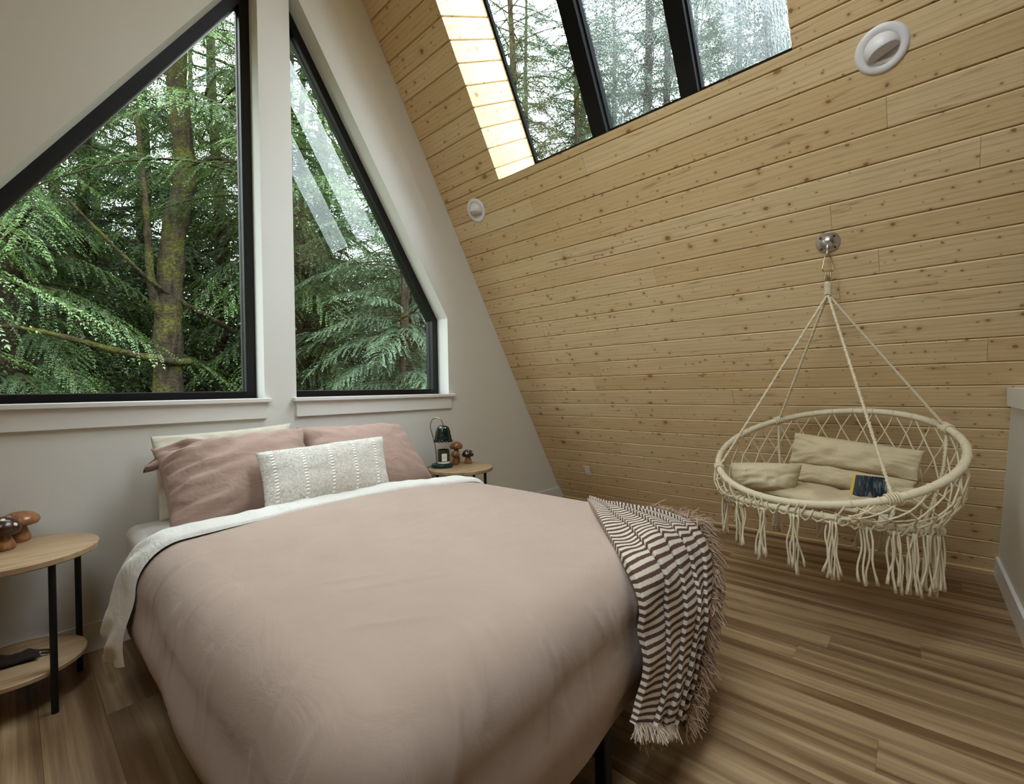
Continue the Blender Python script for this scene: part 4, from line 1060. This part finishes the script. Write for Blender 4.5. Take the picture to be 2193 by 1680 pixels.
# ------------------------------------------------------------------ forest outside
ZG = -3.2
m = MB(); gx = np.linspace(-40, 60, 41); gy = np.linspace(-30, 60, 37); GX, GY = np.meshgrid(gx, gy, indexing='ij')
hill = wavefield(8, .08, .3, 2); GZ = ZG + .35*hill(GX, GY)*np.clip((np.hypot(GX-1, GY+1)-8)/6, 0, 1) + np.clip((np.hypot(GX-1, GY)-16)*.10, 0, 3.5)
m.grid(np.stack([GX, GY, GZ], -1), flip=False); struct(m.build('ground', MT['forest_floor'], smooth=True))
def bough(seed, L=1.6, tw=.48, step=.05, droop=.5, tdroop=.5, leaf=.07, lw_=.010, lstep=.035, rise=.12, spread=50):
    """one conifer bough along +x: leaf quads, a random/along value per leaf, and its stem path"""
    g = np.random.default_rng(seed); V, Pt = [], []
    n = int(L/step); ph = g.uniform(0, 6)
    ax = lambda t: np.stack([L*t, .06*L*np.sin(3*t+ph), rise*L*t - droop*L*t**2.2], -1)
    stem = [ax(t) for t in np.linspace(0, 1, 9)]
    for i in range(n):
        t = .10+.90*i/n; b0 = ax(np.array(t)); sd = 1 if i % 2 else -1
        ang = math.radians(g.normal(spread-18*t, 8)); d0 = A3(math.cos(ang), sd*math.sin(ang), g.normal(-.10, .12)); d0 /= np.linalg.norm(d0)
        l = tw*(1-.62*t)*(.45+.55*min(1, t*4))*g.uniform(.7, 1.15)
        k = max(3, int(l/lstep)); u = (np.arange(k)+.5)/k
        p = b0 + d0*(l*u)[:, None] - A3(0, 0, 1)*(tdroop*l*u**2)[:, None]
        dd = d0[None]*1.0 - A3(0, 0, 1)*(2*tdroop*u)[:, None]; dd /= np.linalg.norm(dd, axis=1)[:, None]
        side = np.cross(dd, A3(0, 0, 1)); side /= np.linalg.norm(side, axis=1)[:, None]
        up = np.cross(side, dd)
        for s in (-1, 1):
            e = dd*.75 + side*s*(.75) + g.normal(size=(k, 3))*.16 - A3(0, 0, .22); e /= np.linalg.norm(e, axis=1)[:, None]
            ll = leaf*(1-.45*u)*g.uniform(.7, 1.2, k)
            ws = np.cross(e, up + g.normal(size=(k, 3))*.35); ws /= np.linalg.norm(ws, axis=1)[:, None]
            q = np.stack([p, p+e*(ll*.55)[:, None]+ws*lw_, p+e*ll[:, None], p+e*(ll*.55)[:, None]-ws*lw_], 1)
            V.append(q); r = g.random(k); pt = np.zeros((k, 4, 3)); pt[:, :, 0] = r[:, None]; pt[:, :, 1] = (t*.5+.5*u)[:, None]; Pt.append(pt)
        # the twig tip itself
        e = dd[-1:]; ws = side[-1:]; q = np.stack([p[-1:], p[-1:]+e*leaf*.5+ws*lw_, p[-1:]+e*leaf, p[-1:]+e*leaf*.5-ws*lw_], 1); V.append(q); pt = np.zeros((1, 4, 3)); pt[:, :, 1] = 1; Pt.append(pt)
    return np.concatenate(V), np.concatenate(Pt), np.array(stem)
BO = {'cedar': [bough(s, 1.7, .50, .026, .55, .75, .034, .0042, .0165) for s in (1, 2, 3)],
      'hemlock': [bough(s, 1.6, .46, .030, .42, .50, .036, .0044, .0175) for s in (4, 5, 6)],
      'dark': [bough(s, 1.8, .58, .048, .45, .60, .075, .0105, .038) for s in (7, 8, 9)],
      'thin': [bough(s, 1.5, .42, .085, .50, .70, .075, .010, .040) for s in (10, 11, 12)]}
def conifer(seed, kind, z0, z1, H, nb, Lm, taper=.75, tr=.16, lean=(0, 0), az=None, gap=None, trunk=None):
    g = np.random.default_rng(seed); V, Pt = [], []; tm = MB()
    axis = lambda z: A3(lean[0]*(z/H)+.06*math.sin(z*.7+seed), lean[1]*(z/H)+.06*math.cos(z*.6+seed*2), z)
    zs = np.linspace(0, H, 26)
    tm.tube([axis(z) if trunk is None else trunk(z) for z in zs], [tr*(1-.8*z/H)+.05*math.exp(-z*1.2) for z in zs], 10)
    for i in range(nb):
        z = z0+(z1-z0)*((i+g.random())/nb)
        a = i*2.39996+g.normal(0, .25) if az is None else az[0]+(az[1]-az[0])*g.random()
        if gap is not None and g.random() < gap(z): continue
        bv, bp, bs = BO[kind][g.integers(3)]
        L = Lm*(1-taper*z/H)*g.uniform(.75, 1.2)/1.6
        tilt = g.normal(.05, .12); roll = g.normal(0, .18)
        c, s = math.cos(a), math.sin(a); ct, st = math.cos(tilt), math.sin(tilt); cr_, sr = math.cos(roll), math.sin(roll)
        M = np.array([[c, -s, 0], [s, c, 0], [0, 0, 1]]) @ np.array([[ct, 0, -st], [0, 1, 0], [st, 0, ct]]) @ np.array([[1, 0, 0], [0, cr_, -sr], [0, sr, cr_]])
        o = axis(z) if trunk is None else trunk(z)
        V.append((bv*L) @ M.T + o); Pt.append(bp)
        tm.tube((bs*L) @ M.T + o, [.018*L*1.2, .015*L, .013*L, .011*L, .009*L, .007*L, .006*L, .004*L, .003*L], 4, caps=False)
    return tm, np.concatenate(V), np.concatenate(Pt)
def tree(name, lab, loc, spec, leaf, bk='bark', group=None):
    t = thing(name, lab, 'tree', loc, group); tm, V, Pt = spec
    tm.v = [v+A3(*loc) for v in tm.v]; tm.build('trunk', MT[bk], t, smooth=True)
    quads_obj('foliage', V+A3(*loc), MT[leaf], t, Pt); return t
def copy_tree(t, loc, rz, sc=1.0, lab=None, leaf=None):
    r = t.copy(); C.objects.link(r); r.location = loc; r.rotation_euler = (0, 0, rz); r.scale = (sc, sc, sc)
    if lab: r['label'] = lab
    for ch in list(t.children):
        c = ch.copy(); C.objects.link(c); c.parent = r
    return r
BG = 'conifers filling the forest beyond the windows'
up_gap = lambda z: min(.75, max(0, (z-7.5)/6))
# hero tree: the mossy, bent trunk in the left window
hero = thing('mossy_maple_tree', 'bent trunk covered in green moss seen in the middle of the left window', 'tree', (1.72, 9.0, ZG))
P_ = cr([(1.70, 9.0, ZG), (1.72, 9, -.6), (1.72, 9, 1.31), (1.74, 9, 2.4), (1.78, 9, 3.13), (1.86, 9, 4.06), (2.02, 9, 4.95), (1.92, 9, 6.2), (1.98, 9.1, 7.2), (2.15, 9.3, 9.0), (2.1, 9.4, 11.5)], np.linspace(0, 9.99, 60))
m = MB(); m.tube(P_, [.23-.0021*i+.012*math.sin(i*1.3) for i in range(60)], 14); m.build('trunk', MT['bark_mossy'], hero, smooth=True)
for pts, r0, r1 in (([(1.72, 8.95, 2.3), (1.56, 8.9, 2.75), (1.50, 8.85, 3.1), (1.47, 8.8, 3.7), (1.45, 8.8, 4.3), (1.36, 8.8, 5.6)], .075, .035),
                    ([(1.99, 8.9, 1.80), (1.60, 8.7, 1.80), (.99, 8.6, 1.93), (.60, 8.6, 2.05), (.19, 8.7, 2.16), (-.2, 8.8, 2.2)], .062, .022),
                    ([(2.75, 9.3, 2.40), (2.45, 9.05, 2.52), (2.0, 8.9, 2.72), (1.51, 8.8, 3.02), (1.1, 8.7, 3.4), (.72, 8.7, 3.83), (.4, 8.7, 4.2)], .050, .014),
                    ([(2.0, 9, 4.9), (2.4, 8.9, 5.3), (2.9, 8.8, 5.2), (3.3, 8.7, 4.8)], .04, .012),
                    ([(1.95, 9, 6.6), (1.5, 8.9, 7.0), (1.1, 8.8, 7.6)], .06, .03), ([(1.95, 9, 6.3), (2.5, 8.8, 6.2), (3.1, 8.6, 5.6)], .035, .01),
                    ([(1.72, 9, 1.2), (1.95, 8.8, 1.0), (2.25, 8.6, 1.25), (2.5, 8.6, 1.2)], .08, .05)):
    p_ = cr(pts, np.linspace(0, len(pts)-1.001, 26)); m = MB(); m.tube(p_, [r0+(r1-r0)*i/25+.006*math.sin(i*2.1) for i in range(26)], 8)
    m.build('branch', MT['bark_mossy'], hero, smooth=True)
T1 = conifer(101, 'cedar', 1.8, 14, 20, 150, 2.9, .50, .20)
T2 = conifer(102, 'hemlock', 2.0, 12, 19, 150, 2.7, .55, .15, gap=up_gap)
T3 = conifer(103, 'dark', 1.0, 14, 20, 130, 3.2, .50, .19, gap=lambda z: up_gap(z)*.6)
T4 = conifer(104, 'thin', 5.0, 19, 23, 175, 2.9, .55, .19)
T5 = conifer(105, 'hemlock', 4.0, 18, 21, 175, 2.9, .55, .17)
T6 = conifer(106, 'dark', 6.0, 22, 25, 150, 3.4, .55, .2)
c1 = tree('cedar_tree', 'dark straight trunked cedar at the left edge of the left window', (.10, 10.4, ZG), T1, 'leaf_cedar', 'bark', BG)
h1 = tree('hemlock_tree', 'hemlock with fanned drooping boughs close outside the right window', (5.6, 7.6, ZG), T2, 'leaf_hemlock', 'bark', BG)
d1 = tree('fir_tree', 'dark fir standing farther back between the trunks', (3.4, 12.4, ZG), T3, 'leaf_dark', 'bark', BG)
s1 = tree('thin_tree', 'sparse tall conifer with bare trunk behind the middle skylight pane', (11.6, 5.3, ZG), T4, 'leaf_pale', 'bark', BG)
s2 = tree('tall_hemlock_tree', 'leafy tall hemlock behind the left skylight pane', (9.6, 8.4, ZG), T5, 'leaf_pale', 'bark_mossy', BG)
T7 = conifer(107, 'cedar', 7.6, 15, 21, 90, 3.0, .45, .16)
tree('cedar_tree', 'cedar hidden behind the white post whose high boughs cross the mossy trunk', (3.05, 8.3, ZG), T7, 'leaf_cedar', 'bark', BG)
rr = random.Random(3)
f2 = tree('tall_fir_tree', 'tall dark fir in the row far behind the skylight', (17.5, 9.5, ZG), T6, 'leaf_dark', 'bark', BG)
for loc, sc in (((19, 5.0, ZG), 1.0), ((18, 1.2, ZG), 1.0), ((20, -3.5, ZG), 1.1), ((22, 13, ZG), 1.15), ((16.5, 13.5, ZG), 1.0), ((23, 8, ZG), 1.2), ((23.5, 2.5, ZG), 1.2), ((11.5, -4.6, ZG), .95), ((15, -7.5, ZG), 1.05)):  # last two stand out of view, added to keep sky off the skylight lining
    copy_tree(f2, loc, rr.uniform(0, 6), sc, 'tall dark fir in the row far behind the skylight')
for loc, sc, lab in (((4.3, 10.4, ZG), 1.0, 'green cedar seen through the upper left edge of the right window'), ((-2.3, 7.6, ZG+.6), 1.0, 'cedar whose fanned boughs fill the lower left of the left window'),
                     ((7.6, 10.4, ZG), 1.05, 'cedar behind the hemlock at the right edge of the right window'), ((2.3, 14.5, ZG), 1.1, None), ((5.2, 15.5, ZG), 1.1, None), ((-1.6, 12.5, ZG), 1.0, None)):
    copy_tree(c1, loc, rr.uniform(0, 6), sc, lab or 'green cedar deep in the forest behind the nearer trees')
for loc, sc, lab in (((4.3, 6.2, ZG-.8), .72, 'small hemlock nearest the right window, boughs filling its lower half'), ((5.4, 12.2, ZG), 1.0, 'hemlock behind the white post between the two windows'),
                     ((7.2, 8.2, ZG), .9, 'hemlock at the lower right corner of the right window'), ((9.3, 13, ZG), 1.1, None), ((.9, 16.5, ZG), 1.1, None)):
    copy_tree(h1, loc, rr.uniform(0, 6), sc, lab or 'grey green hemlock deep in the forest behind the nearer trees')
for loc, sc in (((-.8, 17.5, ZG), 1.0), ((1.9, 19, ZG), 1.05), ((4.2, 20, ZG+.3), 1.1), ((7.0, 18, ZG), 1.05), ((9.6, 19.5, ZG+.3), 1.1), ((12.4, 17, ZG), 1.1), ((11.2, 13.6, ZG), 1.0), ((6.4, 13.4, ZG), .95), ((1.1, 12.6, ZG), .9), ((14.5, 20, ZG), 1.1), ((0.4, 23, ZG+.4), 1.1), ((5.6, 24, ZG+.4), 1.2), ((10.2, 25, ZG+.4), 1.2)):
    copy_tree(d1, loc, rr.uniform(0, 6), sc, 'dark fir in the dense backdrop of the forest')
for loc, sc, lab in (((13.6, 8.6, ZG), 1.05, 'tall sparse conifer between the left and middle skylight panes'), ((10.6, 2.2, ZG), .95, 'sparse conifer blurred by rain behind the right skylight pane'), ((15.0, 3.0, ZG), 1.1, None), ((15.5, 6.4, ZG), 1.1, None), ((12.8, -.6, ZG), 1.0, None)):
    copy_tree(s1, loc, rr.uniform(0, 6), sc, lab or 'faint bare branched conifer far behind the skylight')
for loc, sc, lab in (((12.2, 10.6, ZG), 1.0, 'tall hemlock at the upper left corner of the skylight'), ((10.2, 6.6, ZG-.5), .85, 'hemlock along the lower edge of the left skylight pane')):
    copy_tree(s2, loc, rr.uniform(0, 6), sc, lab)

# ------------------------------------------------------------------ camera, daylight, render look
cam = bpy.data.cameras.new('camera'); co = bpy.data.objects.new('camera', cam); C.objects.link(co)
RM = np.array([[0.667, -0.015, 0.745], [-0.745, 0.010, 0.667], [-0.018, -1.0, -0.005]])
RIGHT, UPC, BACK = None, None, None
f_px = 965.29; cxp, cyp = 2193/2, 1680/2
d1_ = A3(1961-cxp, 820-cyp, f_px); d1_ /= np.linalg.norm(d1_)
d2_ = A3(19-cxp, 854-cyp, f_px); d2_ /= np.linalg.norm(d2_)
d3_ = np.cross(d1_, d2_); RM = np.stack([d1_, d2_, d3_])
Mc = np.eye(4); Mc[:3, 0] = RM[:, 0]; Mc[:3, 1] = -RM[:, 1]; Mc[:3, 2] = -RM[:, 2]; Mc[:3, 3] = (0, 0, 1.25)
co.matrix_world = Matrix(Mc.tolist())
cam.sensor_fit = 'HORIZONTAL'; cam.sensor_width = 36; cam.lens = 36*f_px/2193; cam.clip_start = .02; cam.clip_end = 300
SC.camera = co
SKY, SUNK = 10.5, 2.0
wd = bpy.data.worlds.new('overcast_sky'); SC.world = wd; wd.use_nodes = True
nt = wd.node_tree; nt.nodes.clear()
tc = nt.nodes.new('ShaderNodeTexCoord'); sx = nt.nodes.new('ShaderNodeSeparateXYZ'); nt.links.new(tc.outputs['Generated'], sx.inputs[0])
rp = nt.nodes.new('ShaderNodeValToRGB'); nt.links.new(sx.outputs[2], rp.inputs[0])
rp.color_ramp.elements[0].position = .0; rp.color_ramp.elements[0].color = (.16, .18, .16, 1)
rp.color_ramp.elements[1].position = .42; rp.color_ramp.elements[1].color = (.84, .95, 1.0, 1)
# the thin, bright part of the cloud in front of the sun
nv = nt.nodes.new('ShaderNodeVectorMath'); nv.operation = 'NORMALIZE'; nt.links.new(tc.outputs['Generated'], nv.inputs[0])
dt = nt.nodes.new('ShaderNodeVectorMath'); dt.operation = 'DOT_PRODUCT'; nt.links.new(nv.outputs[0], dt.inputs[0]); dt.inputs[1].default_value = tuple(A3(.43, -.46, .78)/np.linalg.norm(A3(.43, -.46, .78)))
mr = nt.nodes.new('ShaderNodeMapRange'); mr.interpolation_type = 'SMOOTHSTEP'; nt.links.new(dt.outputs['Value'], mr.inputs[0])
mr.inputs[1].default_value = .78; mr.inputs[2].default_value = 1.0; mr.inputs[3].default_value = SKY; mr.inputs[4].default_value = SKY*SUNK
bg = nt.nodes.new('ShaderNodeBackground'); nt.links.new(rp.outputs[0], bg.inputs[0]); nt.links.new(mr.outputs[0], bg.inputs[1])
wo = nt.nodes.new('ShaderNodeOutputWorld'); nt.links.new(bg.outputs[0], wo.inputs[0])
def portal(c, xdir, ydir, sx_, sy_):
    l = bpy.data.lights.new('daylight_portal', 'AREA'); l.shape = 'RECTANGLE'; l.size = sx_; l.size_y = sy_; l.cycles.is_portal = True
    o = bpy.data.objects.new('daylight_portal', l); C.objects.link(o); x = A3(*xdir); y = A3(*ydir); x /= np.linalg.norm(x); y /= np.linalg.norm(y)
    M = np.eye(4); M[:3, 0] = x; M[:3, 1] = y; M[:3, 2] = np.cross(x, y); M[:3, 3] = c; o.matrix_world = Matrix(M.tolist())
yw = YB+DP+.1
for O in (O1, O2):
    xs = [p[0] for p in O]; zs = [p[1] for p in O]
    portal(((min(xs)+max(xs))/2, yw, (min(zs)+max(zs))/2), (1, 0, 0), (0, 0, 1), max(xs)-min(xs), max(zs)-min(zs))   # local -z points to -y
for sd in (1, -1):
    y0, y1, s0, s1 = SKR if sd > 0 else SKL_ADDED; c = slope_pt(sd, (y0+y1)/2, (s0+s1)/2, DW+.06); yd = A3(0, 1, 0) if sd > 0 else A3(0, -1, 0); ud = slope_pt(sd, 0, 1)-slope_pt(sd, 0, 0)
    z_in = slope_pt(sd, 0, 0, 0)-slope_pt(sd, 0, 0, 1)
    x = yd; 
    if np.dot(np.cross(x, ud), -z_in) < 0: x = -x
    portal(c, x, ud, y1-y0, s1-s0)
SC.view_settings.view_transform = 'Standard'; SC.view_settings.look = 'None'; SC.view_settings.gamma = 1; SC.view_settings.use_curve_mapping = False
SC.view_settings.exposure = 0.2
cy = SC.cycles
cy.max_bounces = 7; cy.diffuse_bounces = 5; cy.glossy_bounces = 3; cy.transmission_bounces = 4; cy.transparent_max_bounces = 8
cy.caustics_reflective = False; cy.caustics_refractive = True; cy.sample_clamp_indirect = 6.0
cy.use_denoising = True; cy.adaptive_threshold = .035
